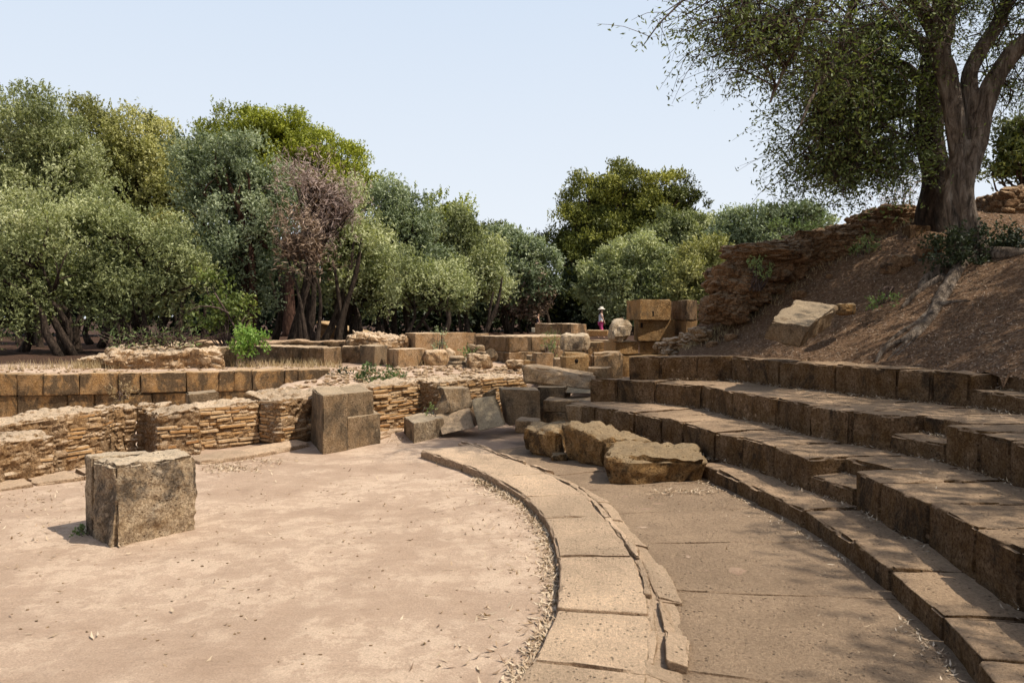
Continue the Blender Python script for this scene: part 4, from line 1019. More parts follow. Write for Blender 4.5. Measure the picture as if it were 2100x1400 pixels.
olive('full pale olive with a domed crown behind the tall stone stack', 1300, 48, [(1300, 550, 72, 50), (1250, 580, 50, 45), (1350, 590, 60, 50), (1290, 620, 80, 40), (1235, 630, 40, 35)], 'pale', 28, stems=3, r0=.13)
olive('yellowish olive right of the domed one, near the crest rubble', 1445, 44, [(1450, 550, 50, 48), (1420, 590, 50, 45), (1480, 600, 45, 50), (1430, 640, 60, 30)], 'warm', 29, stems=3, r0=.12)
olive('hazy grey-green olive behind the domed one', 1380, 54, [(1370, 490, 65, 38), (1440, 490, 60, 36), (1340, 530, 60, 40), (1420, 530, 60, 40)], 'olive', 30, stems=3, r0=.12)
olive('distant bluish olive on the skyline left of the crest', 1590, 46, [(1560, 470, 60, 36), (1620, 465, 50, 32), (1500, 480, 50, 32), (1560, 510, 80, 36), (1680, 480, 40, 26)], 'bluish', 31, stems=3, r0=.12)
tree('leafy_shrub', 'fresh green shrub growing over the crest rubble wall', 'shrub', 1620, 14, [(1625, 462, 22, 9), (1600, 474, 16, 9), (1690, 462, 22, 10), (1655, 468, 14, 7)], 'weed', rs=.12, nleaf=60, Ln=.05, stems=2, filler=0, r0=.015, seed=32, zb=2.6)
tree('bare_tree', 'bare pinkish brown tree on the skyline beyond the crest', 'tree', 1830, 24, [(1820, 400, 45, 30), (1860, 370, 45, 35), (1790, 425, 28, 16), (1890, 400, 30, 30)], 'dead', bark='twig', rs=.5, nleaf=42, Ln=.2, Wd=.018, filler=0, stems=7, r0=.06, seed=33)
tree('pine_tree', 'yellow-green pine at the right edge beyond the rubble mound', 'pine tree', 2110, 24, [(2085, 290, 52, 34), (2130, 340, 80, 44), (2062, 345, 34, 26), (2110, 255, 60, 30), (2180, 300, 80, 60)], 'pine', bark='barkr', rs=.45, nleaf=150, Ln=.12, stems=2, r0=.15, seed=34)
# dark depth of the wood behind the first trees: each tree simple
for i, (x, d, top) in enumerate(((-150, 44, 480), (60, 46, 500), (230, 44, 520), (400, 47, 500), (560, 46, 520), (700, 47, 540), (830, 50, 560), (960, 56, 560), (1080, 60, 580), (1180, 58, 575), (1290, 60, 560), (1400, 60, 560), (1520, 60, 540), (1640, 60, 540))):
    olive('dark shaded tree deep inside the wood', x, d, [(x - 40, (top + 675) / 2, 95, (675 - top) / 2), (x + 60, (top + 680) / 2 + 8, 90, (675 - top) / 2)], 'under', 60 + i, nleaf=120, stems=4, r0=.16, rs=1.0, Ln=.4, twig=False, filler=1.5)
# trunks and limbs visible below the crowns
for i, (x, d, top, ln) in enumerate(((40, 23, 640, 6), (85, 26, 640, -5), (160, 25, 640, 5), (185, 31, 650, -4), (330, 27, 640, 6), (380, 25, 640, -8), (415, 30, 640, 5), (130, 24, 620, -6), (205, 27, 620, 8), (258, 31, 640, -4), (440, 34, 630, 10), (560, 30, 560, 22), (590, 31, 540, 40), (655, 28, 560, 60), (690, 27, 560, 40), (735, 33, 580, -24), (780, 36, 590, 30), (848, 31, 600, -20), (905, 40, 610, 14), (1130, 52, 590, -24), (985, 36, 620, 36))):
    b = Q(x, d, 0); b[2] = gz(b[0], b[1]) - .1; t_ = D(x + ln, top, d); m1 = b * .6 + t_ * .4 + np.array([random.uniform(-.25, .25), 0, 0])
    tt = empty('slender_tree', b); tag(tt, 'slender dark-trunked olive standing in the shade of the wood', 'tree', 'slender dark trunks in the shade of the wood')
    t2 = t_ + np.array([random.uniform(-.9, .9), 0, .5]); 
    V, F = merge([tube([b, m1, t_, t_ + np.array([.2, 0, 1.2])], [.15, .12, .08, .03], 8, .3, .2, i), tube([m1, (m1 + t2) / 2 + np.array([0, 0, .25]), t2], [.09, .07, .03], 6, .3, .15, i + 3)]); put('trunk', V, F, M['barkd'], tt)
    rng = np.random.default_rng(200 + i)
    c, n, t, S = crown([(t_ + np.array([0, 0, .8]), (1.1, 1.0, .7))], .5, .5, 70, .14, .06, rng); V, F, T = leaf_quads(c, n, .14, .06, t, rng); put('crown', V, F, L['olive'], tt, False, T)

# ------------------------------------------------------------------ the big shade tree(s) on the hillside
rng = np.random.default_rng(99)
def limb(pts, rad, **kw): return tube([D(*p) for p in pts], rad, **kw)
def spray(centres, anchors, rng, nl=44, Ln=.075, Wd=.026, tw=.011, spread=.33, droop=-.5):
    """twigs from the nearest anchor to every centre, side twigs with leaves"""
    parts = []; C, Nn, T, Dn = [], [], [], []
    A = np.array(anchors)
    for c in centres:
        dist = np.linalg.norm((A - c) * [1, .7, 1], axis=1) + np.maximum(0, (c[2] - A[:, 2])) * .15; a = A[np.argsort(dist)[rng.integers(0, 4)]]
        mid = (a * .5 + c * .5) + np.array([0, 0, .12 * np.linalg.norm(c - a)]) + rng.normal(size=3) * .08
        q, _ = smooth_path([a, mid, c], [1, 1, 1], .2); ln = np.linalg.norm(c - a)
        parts.append(tube([a, mid, c], [tw * (1 + ln * .45), tw * (.8 + ln * .2), tw * .4], 4, .3))
        for k in range(5):
            o = q[int(len(q) * rng.uniform(.55, .999))]; e = o + np.array([rng.normal() * spread, rng.normal() * spread, rng.normal() * spread * .6 - spread * .45])
            parts.append(tube([o, (o + e) / 2 + np.array([0, 0, .04]), e], [tw * .4, tw * .3, tw * .14], 3, .3))
            m = nl // 5; t = rng.uniform(.15, 1.08, (m, 1)); C.append(o + (e - o) * t + rng.normal(size=(m, 3)) * .045)
            nn = rng.normal(size=(m, 3)) + [0, 0, .5]; Nn.append(nn / np.linalg.norm(nn, axis=1, keepdims=True)); T.append(np.clip(rng.uniform(-.15, .75) * .5 + rng.uniform(0, .6, m), 0, 1))
    C = np.concatenate(C); Nn = np.concatenate(Nn); T = np.concatenate(T)
    return parts, leaf_quads(C, Nn, Ln, Wd, T, rng, droop=(0, 0, droop))
def fill(lobes, n, rng, z=.75, clump=9, tight=.30):
    w = np.array([l[2] * l[3] for l in lobes], float); w /= w.sum(); out = []
    for k in range(n):
        l = lobes[rng.choice(len(lobes), p=w)]; dr = rdirs(1, rng)[0] * rng.uniform(.1, 1) ** .45
        q = D(l[0] + dr[0] * l[2], l[1] + dr[2] * l[3], l[4] + dr[1] * l[5])
        if k % clump: q = out[-(k % clump)] + rng.normal(size=3) * tight * np.array([1, 1, .6])
        out.append(q)
    return out
# front gnarled tree; its left bough reaches forward over the orchestra
near = lambda p: tuple(list(p[:2]) + [p[2] - .8 * min(1, max(0, (1800 - p[0]) / 150))] + list(p[3:]))
bt = D(1990, 560, 10.6); t1 = empty('gnarled_tree', bt); tag(t1, 'large gnarled tree with a twisted pale trunk and drooping leafy branches on the hillside', 'tree')
tr = []
tr.append(limb([(2015, 605, 10.5), (2000, 545, 10.55), (1985, 485, 10.6), (1966, 425, 10.6), (1968, 370, 10.6), (1976, 325, 10.6), (1978, 290, 10.6)], [.44, .27, .185, .16, .16, .165, .12], sides=30, step=.045, gnarl=.18, seed=3, flute=.38))
tr.append(limb([(2000, 560, 10.45), (2003, 500, 10.43), (1985, 440, 10.43), (1980, 390, 10.45), (2000, 310, 10.47), (2012, 250, 10.5), (2016, 190, 10.55)], [.15, .13, .10, .085, .08, .08, .07], sides=14, step=.05, gnarl=.22, seed=5, flute=.2))
tr.append(limb([(1960, 545, 10.5), (1958, 480, 10.5), (1945, 425, 10.5), (1948, 385, 10.52), (1968, 330, 10.55)], [.12, .09, .075, .07, .03], sides=12, step=.05, gnarl=.25, seed=7))
tr.append(limb([(1992, 420, 10.36), (1998, 470, 10.36), (2012, 530, 10.4)], [.03, .045, .06], sides=8, step=.05, gnarl=.25, seed=9))
lm = [
 [(1974, 350, 10.6), (1962, 285, 10.6), (1955, 225, 10.58), (1944, 170, 10.6), (1925, 110, 10.6), (1915, 60, 10.6), (1880, 0, 10.6), (1850, -90, 10.6), (1830, -190, 10.5)],
 [(1982, 345, 10.6), (1992, 280, 10.62), (1990, 210, 10.65), (1990, 150, 10.7), (2020, 90, 10.7), (2050, 40, 10.7), (2080, -60, 10.7), (2085, -200, 10.7)],
 [(1984, 355, 10.58), (2004, 290, 10.55), (2016, 225, 10.55), (2042, 160, 10.5), (2085, 100, 10.4), (2160, 50, 10.3), (2260, -20, 10.2), (2400, -120, 10)],
 [(1935, 130, 10.6), (1938, 50, 10.6), (1955, -30, 10.6), (1990, -160, 10.6)],
 [(1900, 40, 10.6), (1850, -20, 10.3), (1780, -60, 10.0), (1700, -40, 9.8), (1640, 10, 9.6), (1600, 60, 9.5)],
 [(1850, -90, 10.6), (1750, -140, 10.2), (1640, -130, 9.9), (1560, -60, 9.6), (1530, -10, 9.5)],
 [(1780, -60, 10), (1740, 30, 9.8), (1720, 110, 9.7), (1670, 190, 9.6), (1640, 260, 9.6)],
 [(1700, -40, 9.8), (1650, 60, 9.6), (1610, 140, 9.6), (1580, 210, 9.6)],
 [(2260, -20, 10.2), (2200, 60, 9.9), (2150, 130, 9.8)],
]
lm = [[near(q) for q in p] for p in lm]
lr = [[.12, .125, .13, .125, .115, .10, .09, .08, .05], [.09, .10, .105, .10, .09, .08, .07, .04], [.11, .12, .125, .12, .11, .10, .085, .06], [.10, .085, .07, .04], [.085, .07, .06, .045, .03, .015], [.07, .065, .05, .035, .015], [.05, .04, .03, .022, .01], [.04, .03, .02, .01], [.07, .04, .015]]
anch = []
for p, r in zip(lm, lr):
    tr.append(limb(p, r, sides=14, step=.08, gnarl=.15, seed=len(p), flute=.15))
    q, _ = smooth_path([D(*a) for a in p], r, .3); anch += list(q[len(q) // 3:]) if len(anch) else list(q[len(q) // 2:])
V, F = merge(tr); put('trunk', V, F, M['bark'], t1)
# roots
rts = []
def onhill(px, py, d, lift): 
    p = D(px, py, d); p[2] = float(hill_z(np.array([p[0]]), np.array([p[1]]))[0]) + lift; return p
for pts, rr_ in (([(1985, 560, 10.4), (1960, 590, 10.2), (1930, 600, 9.8), (1905, 640, 9.4), (1860, 655, 9.2), (1800, 672, 9.0), (1772, 684, 8.9)], [.16, .12, .1, .085, .055, .035, .015]),
                 ([(1930, 600, 9.85), (1925, 620, 9.6), (1960, 612, 9.5), (1990, 618, 9.4)], [.08, .06, .04, .015]),
                 ([(2010, 560, 10.4), (2030, 600, 10.2), (2060, 610, 10.0), (2110, 600, 9.9)], [.16, .13, .1, .05]),
                 ([(1905, 640, 9.45), (1870, 665, 9.2), (1820, 690, 8.9)], [.06, .045, .015]), ([(1925, 615, 9.7), (1890, 625, 9.5), (1850, 628, 9.4), (1815, 640, 9.3)], [.06, .05, .03, .012]), ([(1960, 600, 10.1), (1940, 640, 9.7), (1900, 668, 9.3), (1840, 700, 8.9)], [.07, .05, .035, .012]), ([(1935, 580, 10.2), (1880, 590, 10.1), (1850, 604, 10.0)], [.08, .05, .02]),
                 ([(1975, 560, 10.5), (1940, 565, 10.4), (1900, 590, 10.3), (1885, 600, 10.2)], [.15, .12, .1, .04])):
    rr_ = [q * .62 for q in rr_]; rts.append(tube([onhill(*p, r * .35) for p, r in zip(pts, rr_)], rr_, 12, .05, .35, 8, .25))
V, F = merge(rts); put('roots', V, F, M['bark'], t1)
lob1 = [(1500, 60, 110, 55, 9.6, .9), (1560, 140, 90, 60, 9.6, .8), (1450, 40, 60, 40, 9.6, .7), (1640, 60, 90, 60, 9.8, 1), (1530, 210, 36, 40, 9.6, .5), (1600, 180, 40, 36, 9.6, .5), (2060, 50, 60, 60, 11, .8), (2085, 190, 45, 60, 11, .7), (1640, -60, 200, 60, 9.9, 1.2), 
        (1800, -40, 140, 90, 10.2, 1.2), (1700, 30, 80, 50, 9.9, 1), (1970, -100, 180, 90, 10.5, 1.5), (2090, 40, 40, 60, 10.3, .8), (2080, 180, 40, 40, 10.6, .7), (2200, -40, 150, 120, 10.2, 1.4), (2080, 130, 60, 50, 11, .7), (1470, 120, 50, 40, 9.6, .5), (1760, -180, 250, 90, 9.8, 1.6), (1480, 60, 90, 60, 9.6, .7)]
lob1 = [(l[0] + (55 if l[0] < 1700 else 0), l[1], l[2], l[3], near((l[0], l[1], l[4]))[2], l[5] * .8) for l in lob1]
pr, (V, F, T) = spray(fill(lob1, 530, rng), anch, rng, nl=60, Ln=.060, Wd=.021)
put('crown', V, F, L['big'], t1, False, T); V, F = merge(pr); put('twigs', V, F, M['twig'], t1)
# rear tree with a dark straight trunk
t2 = empty('rear_tree', D(1915, 470, 11.9)); tag(t2, 'dark-trunked tree just behind the gnarled one, hanging a dense dark green crown to the left', 'tree')
tr = [limb([(1915, 500, 11.9), (1912, 430, 11.9), (1920, 360, 11.9), (1905, 280, 11.9), (1908, 200, 11.9), (1915, 120, 11.9), (1935, 40, 11.9), (1920, -80, 11.9), (1900, -200, 11.9)], [.26, .22, .2, .19, .19, .18, .15, .12, .06], sides=14, step=.12, gnarl=.12, seed=31, flute=.1)]
lm2 = [[(1908, 200, 11.9), (1860, 140, 11.5), (1800, 130, 11.2), (1740, 170, 11), (1690, 250, 10.9)], [(1915, 120, 11.9), (1850, 60, 11.4), (1780, 60, 11.0), (1720, 110, 10.9)], [(1905, 250, 11.9), (1860, 230, 11.6), (1810, 250, 11.4), (1760, 300, 11.2), (1740, 340, 11.1)], [(1935, 40, 11.9), (1990, -20, 12.2), (2060, -60, 12.4)], [(1912, 330, 11.9), (1890, 290, 11.7), (1850, 280, 11.6)]]
lr2 = [[.09, .07, .055, .04, .015], [.09, .07, .05, .02], [.07, .06, .045, .03, .012], [.1, .07, .03], [.04, .03, .01]]
anch2 = []
for p, r in zip(lm2, lr2):
    tr.append(limb(p, r, sides=8, step=.15, gnarl=.1, seed=len(p) + 9)); q, _ = smooth_path([D(*a) for a in p], r, .3); anch2 += list(q[len(q) // 3:])
V, F = merge(tr); put('trunk', V, F, M['barkd'], t2)
lob2 = [(1740, 200, 85, 70, 11, .8), (1720, 290, 80, 62, 11, .7), (1790, 250, 80, 80, 11.2, .8), (1840, 170, 70, 90, 11.5, .8), (1860, 290, 50, 60, 11.6, .6), (1700, 350, 45, 40, 11, .5), (1800, 340, 60, 40, 11.2, .6), (1760, 110, 90, 60, 11, .9), (1830, 60, 90, 60, 11.4, .9), (1670, 270, 50, 50, 10.9, .5), (1850, 350, 26, 30, 11.5, .4), (1690, 200, 50, 50, 10.9, .5), (1960, -60, 100, 50, 12, .9)]
pr, (V, F, T) = spray(fill(lob2, 460, rng), anch2, rng, nl=80, Ln=.066, Wd=.026, droop=-.3)
put('crown', V, F, L['big'], t2, False, T); V, F = merge(pr); put('twigs', V, F, M['twig'], t2)
# two more trees of the same kind on the slope to the right; they shade the seats
def hz1(x, y): return float(hill_z(np.array([x]), np.array([y]))[0])
for (x, y, lobes, lab, sd) in ((11.5, 5.2, [((8.25, 2.7, 6.6), (2.2, 2.1, 1.1)), ((8.1, 5.3, 6.5), (1.5, 1.5, .9)), ((9.0, 5.4, 7.0), (2.4, 2.2, 1.2)), ((7.0, .9, 6.3), (1.8, 1.7, .8)), ((8.6, 7.2, 7.2), (2.0, 1.5, .9)), ((10.6, 8.0, 7.4), (2.0, 1.5, .9)), ((10.8, 6.2, 7.7), (2.2, 1.7, 1.0)), ((12.8, 7.0, 8.2), (2.2, 2.0, 1.1)), ((11.5, 4.5, 7.4), (2.6, 2.6, 1.3))], 'wide shade tree on the slope right of the seats', 1),
                              (9.8, -3.2, [((6.6, -1.4, 6.3), (2.1, 2.0, .9)), ((8.2, -2.4, 6.9), (2.2, 2.2, 1.1)), ((5.0, -3.4, 6.2), (1.6, 1.7, .8)), ((8.8, -.6, 7), (2, 2, 1))], 'second shade tree on the slope behind the viewpoint', 2)):
    rg = np.random.default_rng(sd); z0 = hz1(x, y) - .1
    t = empty('shade_tree', (x, y, z0)); tag(t, lab, 'tree')
    c, n, tt, S = crown([(np.array(a), b) for a, b in lobes], .5, 1.15, 165, .1, .045, rg, shell=.3); V, F, T = leaf_quads(c, n, .11, .045, tt, rg)
    put('crown', V, F, L['big'], t, False, T)
    pr = []
    for a, b in lobes:
        a = np.array(a); pr.append(tube([(x, y, z0), (x + (a[0] - x) * .2, y + (a[1] - y) * .2, 3.6), ((x + a[0]) / 2, (y + a[1]) / 2, 5.4), a], [.2, .15, .09, .03], 8, .3, .12, 2))
    V, F = merge(pr); put('trunk', V, F, M['bark'], t)

# ------------------------------------------------------------------ shrubs, weeds, grass
def shrub(name, label, base, d, lobes, leaf, seed, Ln=.05, Wd=None, rs=.12, nleaf=60, zb=None, stems=5, cat='bush', shell=.3, tw='twig', depthk=.8, r0=.012):
    rng = np.random.default_rng(seed); bx = Q(base, d, 0); z0 = gz(bx[0], bx[1]) if zb is None else zb
    root = empty(name, (bx[0], bx[1], z0)); tag(root, label, cat); Lb = []
    for lo in lobes:
        s = d / F_PX; Lb.append((D(lo[0], lo[1], d), (lo[2] * s, (lo[2] + lo[3]) / 2 * s * depthk, lo[3] * s)))
    c, n, t, S = crown(Lb, rs, 1.0, nleaf, Ln, Wd or Ln * .45, rng, shell=shell); V, F, T = leaf_quads(c, n, Ln, Wd or Ln * .45, t, rng); put('foliage', V, F, L[leaf], root, False, T)
    pr = []
    for i in range(min(len(S), stems * 3)):
        s = S[rng.integers(0, len(S))]; b = np.array([bx[0] + rng.normal() * .05, bx[1] + rng.normal() * .05, z0]); pr.append(tube([b, (b + s) / 2 + rng.normal(size=3) * .05, s], [r0, r0 * .7, r0 * .3], 4, .2))
    V, F = merge(pr); put('stems', V, F, M[tw], root); return root
shrub('green_bush', 'bright green rounded bush beside the ashlar row on the stage', 510, 15.9, [(512, 700, 20, 18), (498, 716, 18, 14), (522, 712, 16, 16), (506, 728, 20, 9), (530, 696, 8, 10), (498, 690, 8, 10)], 'bush', 301, Ln=.07, rs=.09, nleaf=36, shell=.2)
shrub('yellowing_shrub', 'tall sprawling yellowish shrub with long bare arching stems', 470, 19, [(440, 610, 30, 30), (480, 625, 26, 24), (450, 650, 40, 28), (490, 660, 30, 22), (420, 670, 26, 20), (430, 590, 14, 16), (510, 645, 14, 16), (470, 680, 36, 12)], 'yellow', 302, Ln=.1, Wd=.055, rs=.2, nleaf=42, stems=8, r0=.022)
tb = []
for p in ([(480, 650, 18.8), (450, 632, 18.7), (410, 628, 18.6), (385, 640, 18.6)], [(490, 690, 18.9), (470, 650, 18.8), (440, 600, 18.7)], [(495, 695, 18.9), (520, 680, 18.8), (540, 700, 18.7)]): tb.append(tube([D(*q) for q in p], [.03, .025, .018, .008][:len(p)], 5, .2))
V, F = merge(tb); put('arching_stem', V, F, M['twig'], [o for o in bpy.data.objects if o.name == 'yellowing_shrub'][0])
shrub('weed_patch', 'sunlit green weeds spilling over the broken end of the stage wall', 780, 13.4, [(752, 772, 18, 10), (785, 775, 26, 9), (815, 782, 18, 8), (740, 788, 12, 10), (765, 792, 14, 8), (800, 793, 20, 6)], 'weed', 303, Ln=.055, rs=.09, nleaf=46, cat='weeds', zb=.2)
shrub('dark_weeds', 'dark green plants in the hollow at the end of the stage wall', 697, 14, [(697, 780, 14, 12), (690, 795, 12, 8)], 'under', 304, Ln=.06, rs=.1, nleaf=50, cat='weeds', zb=.1)
shrub('feathery_weed', 'grey-green feathery weed against the straight ashlar wall', 903, 17.5, [(903, 695, 10, 14), (912, 708, 14, 9), (900, 715, 9, 6)], 'bluish', 305, Ln=.05, rs=.1, nleaf=30, cat='weeds')
shrub('feathery_weed', 'small green weed among the broken stones before the dark wall', 960, 16.2, [(962, 722, 10, 9), (952, 736, 12, 9)], 'weed', 306, Ln=.05, rs=.09, nleaf=30, cat='weeds')
shrub('dry_weed', 'green and straw-coloured weed by the corner of the two-course wall', 1125, 17, [(1118, 704, 12, 7), (1138, 700, 12, 12), (1140, 725, 9, 10)], 'weed', 307, Ln=.06, Wd=.012, rs=.12, nleaf=30, cat='weeds')
shrub('small_weed', 'tiny green weed growing beside the tipped grey block', 878, 10.7, [(879, 842, 7, 6)], 'weed', 308, Ln=.03, rs=.04, nleaf=26, cat='weeds', zb=.3, r0=.004)
shrub('small_weed', 'small dark weed at the shaded left foot of the stone cube', 172, 5.75, [(170, 1098, 13, 10), (178, 1108, 9, 6)], 'weed', 309, Ln=.025, rs=.03, nleaf=30, cat='weeds', r0=.003)
shrub('dark_undergrowth', 'dark leafy undergrowth around the foot of the gnarled tree', 1960, 10.3, [(1950, 520, 45, 26), (2000, 540, 40, 28), (1930, 545, 30, 16), (2040, 500, 40, 40), (1975, 570, 28, 14), (2085, 530, 35, 30)], 'under', 310, Ln=.06, rs=.12, nleaf=70, zb=2.2)
shrub('pale_weed', 'pale green weed in front of the crest rubble', 1775, 11.7, [(1775, 500, 10, 14), (1768, 517, 20, 6), (1785, 520, 14, 5)], 'weed', 311, Ln=.05, Wd=.014, rs=.08, nleaf=32, cat='weeds', zb=2.4)
shrub('pale_weed', 'thin upright green weed at the left end of the crest rubble', 1552, 11.6, [(1548, 555, 7, 22), (1562, 575, 12, 10), (1570, 560, 8, 8)], 'weed', 312, Ln=.05, Wd=.014, rs=.07, nleaf=26, cat='weeds', zb=2.0)
shrub('small_weed', 'flat green weed on the litter below the gnarled tree', 1820, 10, [(1818, 620, 18, 6), (1800, 626, 10, 3)], 'weed', 313, Ln=.04, rs=.06, nleaf=26, cat='weeds', zb=2.0)
shrub('wall_tuft', 'tuft of weeds rooted in a joint of the stage front wall', 250, 13.5, [(250, 806, 13, 7), (246, 815, 9, 5)], 'dry', 314, Ln=.07, Wd=.012, rs=.09, nleaf=34, cat='weeds', zb=.2)
# brush pile on the rubble wall
bp = empty('brush_pile', (*Q(330, 15.7, 0)[:2], .98)); tag(bp, 'heap of dry dead twigs lying on the left rubble wall', 'brushwood')
rg = np.random.default_rng(5); pr = []
for i in range(70):
    x0 = rg.uniform(240, 400); a = D(x0, rg.uniform(700, 712), 15.7); ln = rg.uniform(.4, 1.0); an = rg.uniform(.2, 2.6); e = a + np.array([math.cos(an) * ln, rg.uniform(-.3, .3), abs(math.sin(an)) * ln * .55])
    pr.append(tube([a, (a + e) / 2 + rg.normal(size=3) * .05, e], [.010, .008, .003], 3, .3))
V, F = merge(pr); put('dead_twigs', V, F, M['twig'], bp)
c = np.array([D(rg.uniform(225, 410), rg.uniform(672, 712), 15.7 + rg.uniform(-.3, .3)) for _ in range(380)]); n = rdirs(len(c), rg)
V, F, T = leaf_quads(c, n, .1, .018, rg.uniform(0, 1, len(c)), rg); put('leaves', V, F, L['weed'], bp, False, T)
# dry grass: uncountable
def blades(pts, h, w, rng, lean=.35):
    n = len(pts); up = np.stack([rng.normal(size=n) * lean, rng.normal(size=n) * lean, np.ones(n)], 1) * (h * rng.uniform(.4, 1.3, (n, 1)))
    sd = rdirs(n, rng); sd[:, 2] = 0; sd = sd / np.maximum(np.linalg.norm(sd, axis=1, keepdims=True), 1e-3) * w
    V = np.stack([pts - sd, pts + sd, pts + up * .6 + sd * .6, pts + up], 1).reshape(-1, 3); return V, np.arange(4 * n).reshape(n, 4), np.repeat(rng.uniform(0, 1, n), 4)
rg = np.random.default_rng(77); pts = []
for (x0, x1, d0, d1, n, sp_) in ((150, 250, 15.0, 15.6, 500, 0), (470, 700, 15.6, 16.2, 700, 0), (560, 720, 17.6, 19.5, 1500, 0), (690, 840, 17.5, 18.8, 1100, 0), (850, 1000, 15.9, 18.5, 700, 0), (1080, 1200, 15.6, 17, 700, 0), (1205, 1290, 13.0, 13.2, 300, 0), (700, 760, 13.6, 14.6, 500, 0), (0, 200, 14.6, 15.6, 260, 0)):
    for _ in range(n):
        q = Q(rg.uniform(x0, x1), rg.uniform(d0, d1), 0); q[2] = gz(q[0], q[1]) - .01
        pts.append(q)
pts = np.array(pts); pts = pts[vnoise(pts * 1.3, 9) > -.1]; V, F, T = blades(pts, .17, .006, rg); tag(put('dry_grass', V, F, L['dry'], None, False, T), 'tufts of dry straw-coloured grass between the ruined blocks', 'grass', kind='stuff')
pts = []
for _ in range(2600):
    x = rg.uniform(2.6, 6.2); y = 12.3 + .08 * (x - 3) - abs(rg.normal()) * .25; pts.append([x, y, 0.])
pts = np.array(pts); pts[:, 2] = hill_z(pts[:, 0], pts[:, 1]) - .01
V, F, T = blades(pts, .09, .005, rg); tag(put('dry_grass', V, F, L['dry'], None, False, T), 'thin sunlit dry grass along the left crest of the hillside', 'grass', kind='stuff')

# ------------------------------------------------------------------ fallen leaves: uncountable litter
rg = np.random.default_rng(31); Cc = []
def arc_litter(r, sgn, n, w, ph0, ph1, z, side=1, clump=True):
    ph = rg.uniform(ph0, ph1, n * 2); dr = np.abs(rg.normal(size=n * 2)) * w
    k = vnoise(np.stack([ph * 9, ph * 0, ph * 0], 1), 3) > -.25 if clump else np.ones(len(ph), bool)
    ph, dr = ph[k][:n], dr[k][:n]; rr = (r(ph) if callable(r) else r) + sgn * dr
    return np.stack([CX + rr * np.cos(ph), CY + rr * np.sin(ph), np.full(len(ph), z) + rg.uniform(0, .02, len(ph)) * np.exp(-dr / w)], 1)
kif = lambda ph: np.array([ki_f(a) for a in ph])
Cc.append(arc_litter(kif, -1, 3800, .055, -.95, .42, .014, clump=False))
Cc.append(arc_litter(kif, -1, 380, .3, -.95, .42, .01))
Cc.append(arc_litter(8.14, -1, 1000, .045, -.95, .4, .03)); Cc.append(arc_litter(8.14, -1, 350, .3, -.95, .3, .03))
def pf(pl, o=0): return lambda ph: np.interp(-ph, [-a[1] for a in pl], [a[0] for a in pl]) + o
Cc.append(arc_litter(pf(pl1, -.01), -1, 600, .04, -.9, .55, Z0 + .012)); Cc.append(arc_litter(pf(pl2, -.01), -1, 800, .06, -.9, .6, Z1 + .012)); Cc.append(arc_litter(pf(pl3, -.01), -1, 1300, .10, -.9, .6, Z2 + .012))
Cc.append(arc_litter(pf(pl3, -.01), -1, 350, .4, -.9, .4, Z2 + .012)); Cc.append(arc_litter(pf(pl2, -.01), -1, 180, .3, -.9, .4, Z1 + .012)); 
# stair step pockets
for pl, z in ((pl1, (Z0 + Z0 + (Z1 - Z0) * 1.04) / 2), (pl2, Z1 + (Z2 - Z1) * .52), (pl3, Z2 + (Z3 - Z2) * .52)):
    a, b = pl[8], pl[9]; n = 150; ph = rg.uniform(min(a[1], b[1]), max(a[1], b[1]), n); r_ = max(a[0], b[0]) + .30 - np.abs(rg.normal(size=n)) * .07
    Cc.append(np.stack([CX + r_ * np.cos(ph), CY + r_ * np.sin(ph), np.full(n, z + .015)], 1))
def px_litter(x, y, sx, sy, n, z=0.0):
    c = np.array([P(x + rg.normal() * sx, max(700, y + rg.normal() * sy), z) for _ in range(n)]); c[:, 2] += .012; return c
Cc.append(px_litter(470, 960, 35, 5, 260)); Cc.append(px_litter(540, 945, 40, 4, 100)); Cc.append(px_litter(1400, 1008, 40, 4, 160, .04)); Cc.append(px_litter(805, 900, 20, 5, 60)); Cc.append(px_litter(90, 1030, 60, 25, 90)); Cc.append(px_litter(120, 1090, 70, 30, 60))
n = 230; xs_ = rg.uniform(-5.5, 0.3, n); ys_ = rg.uniform(2.6, 9, n); k = (np.hypot(xs_ - CX, ys_ - CY) < 6.2) & (ys_ < np.interp(xs_, WX, WY) - .3); Cc.append(np.stack([xs_[k], ys_[k], np.full(k.sum(), .014)], 1))
c = np.concatenate(Cc); c[:, 2] = np.maximum(c[:, 2], np.where(np.hypot(c[:, 0] - CX, c[:, 1] - CY) < 8.2, G(c[:, 0], c[:, 1]) + .004, -9))
nn = np.stack([rg.normal(size=len(c)) * .35, rg.normal(size=len(c)) * .35, np.ones(len(c))], 1); nn /= np.linalg.norm(nn, axis=1, keepdims=True)
szz = np.where(np.hypot(c[:, 0] - CX, c[:, 1] - CY) > 7.5, .75, 1.0)[:, None]; V, F, T = leaf_quads(c, nn, .060 * szz, .0135 * szz, rg.uniform(0, 1, len(c)) ** .8, rg, bent=True)
tag(put('fallen_leaves', V, F, L['litter'], None, False, T), 'drifts of dry willow-like fallen leaves along the kerb and the steps', 'fallen leaves', kind='stuff')
n = 26000; x = rg.uniform(3.2, 9, n); y = rg.uniform(3.5, 12.4, n); r_ = np.hypot(x - CX, y - CY); k = (r_ > 10.75); x, y = x[k], y[k]
c = np.stack([x, y, hill_z(x, y) + .006], 1); nn = np.stack([-.3 + rg.normal(size=len(c)) * .35, -.1 + rg.normal(size=len(c)) * .35, np.ones(len(c))], 1); nn /= np.linalg.norm(nn, axis=1, keepdims=True)
V, F, T = leaf_quads(c, nn, .05, .014, rg.uniform(0, 1, len(c)) ** 1.6, rg, bent=True)
tag(put('hillside_litter', V, F, L['brown'], None, False, T), 'brown leaf litter scattered over the hillside', 'fallen leaves', kind='stuff')
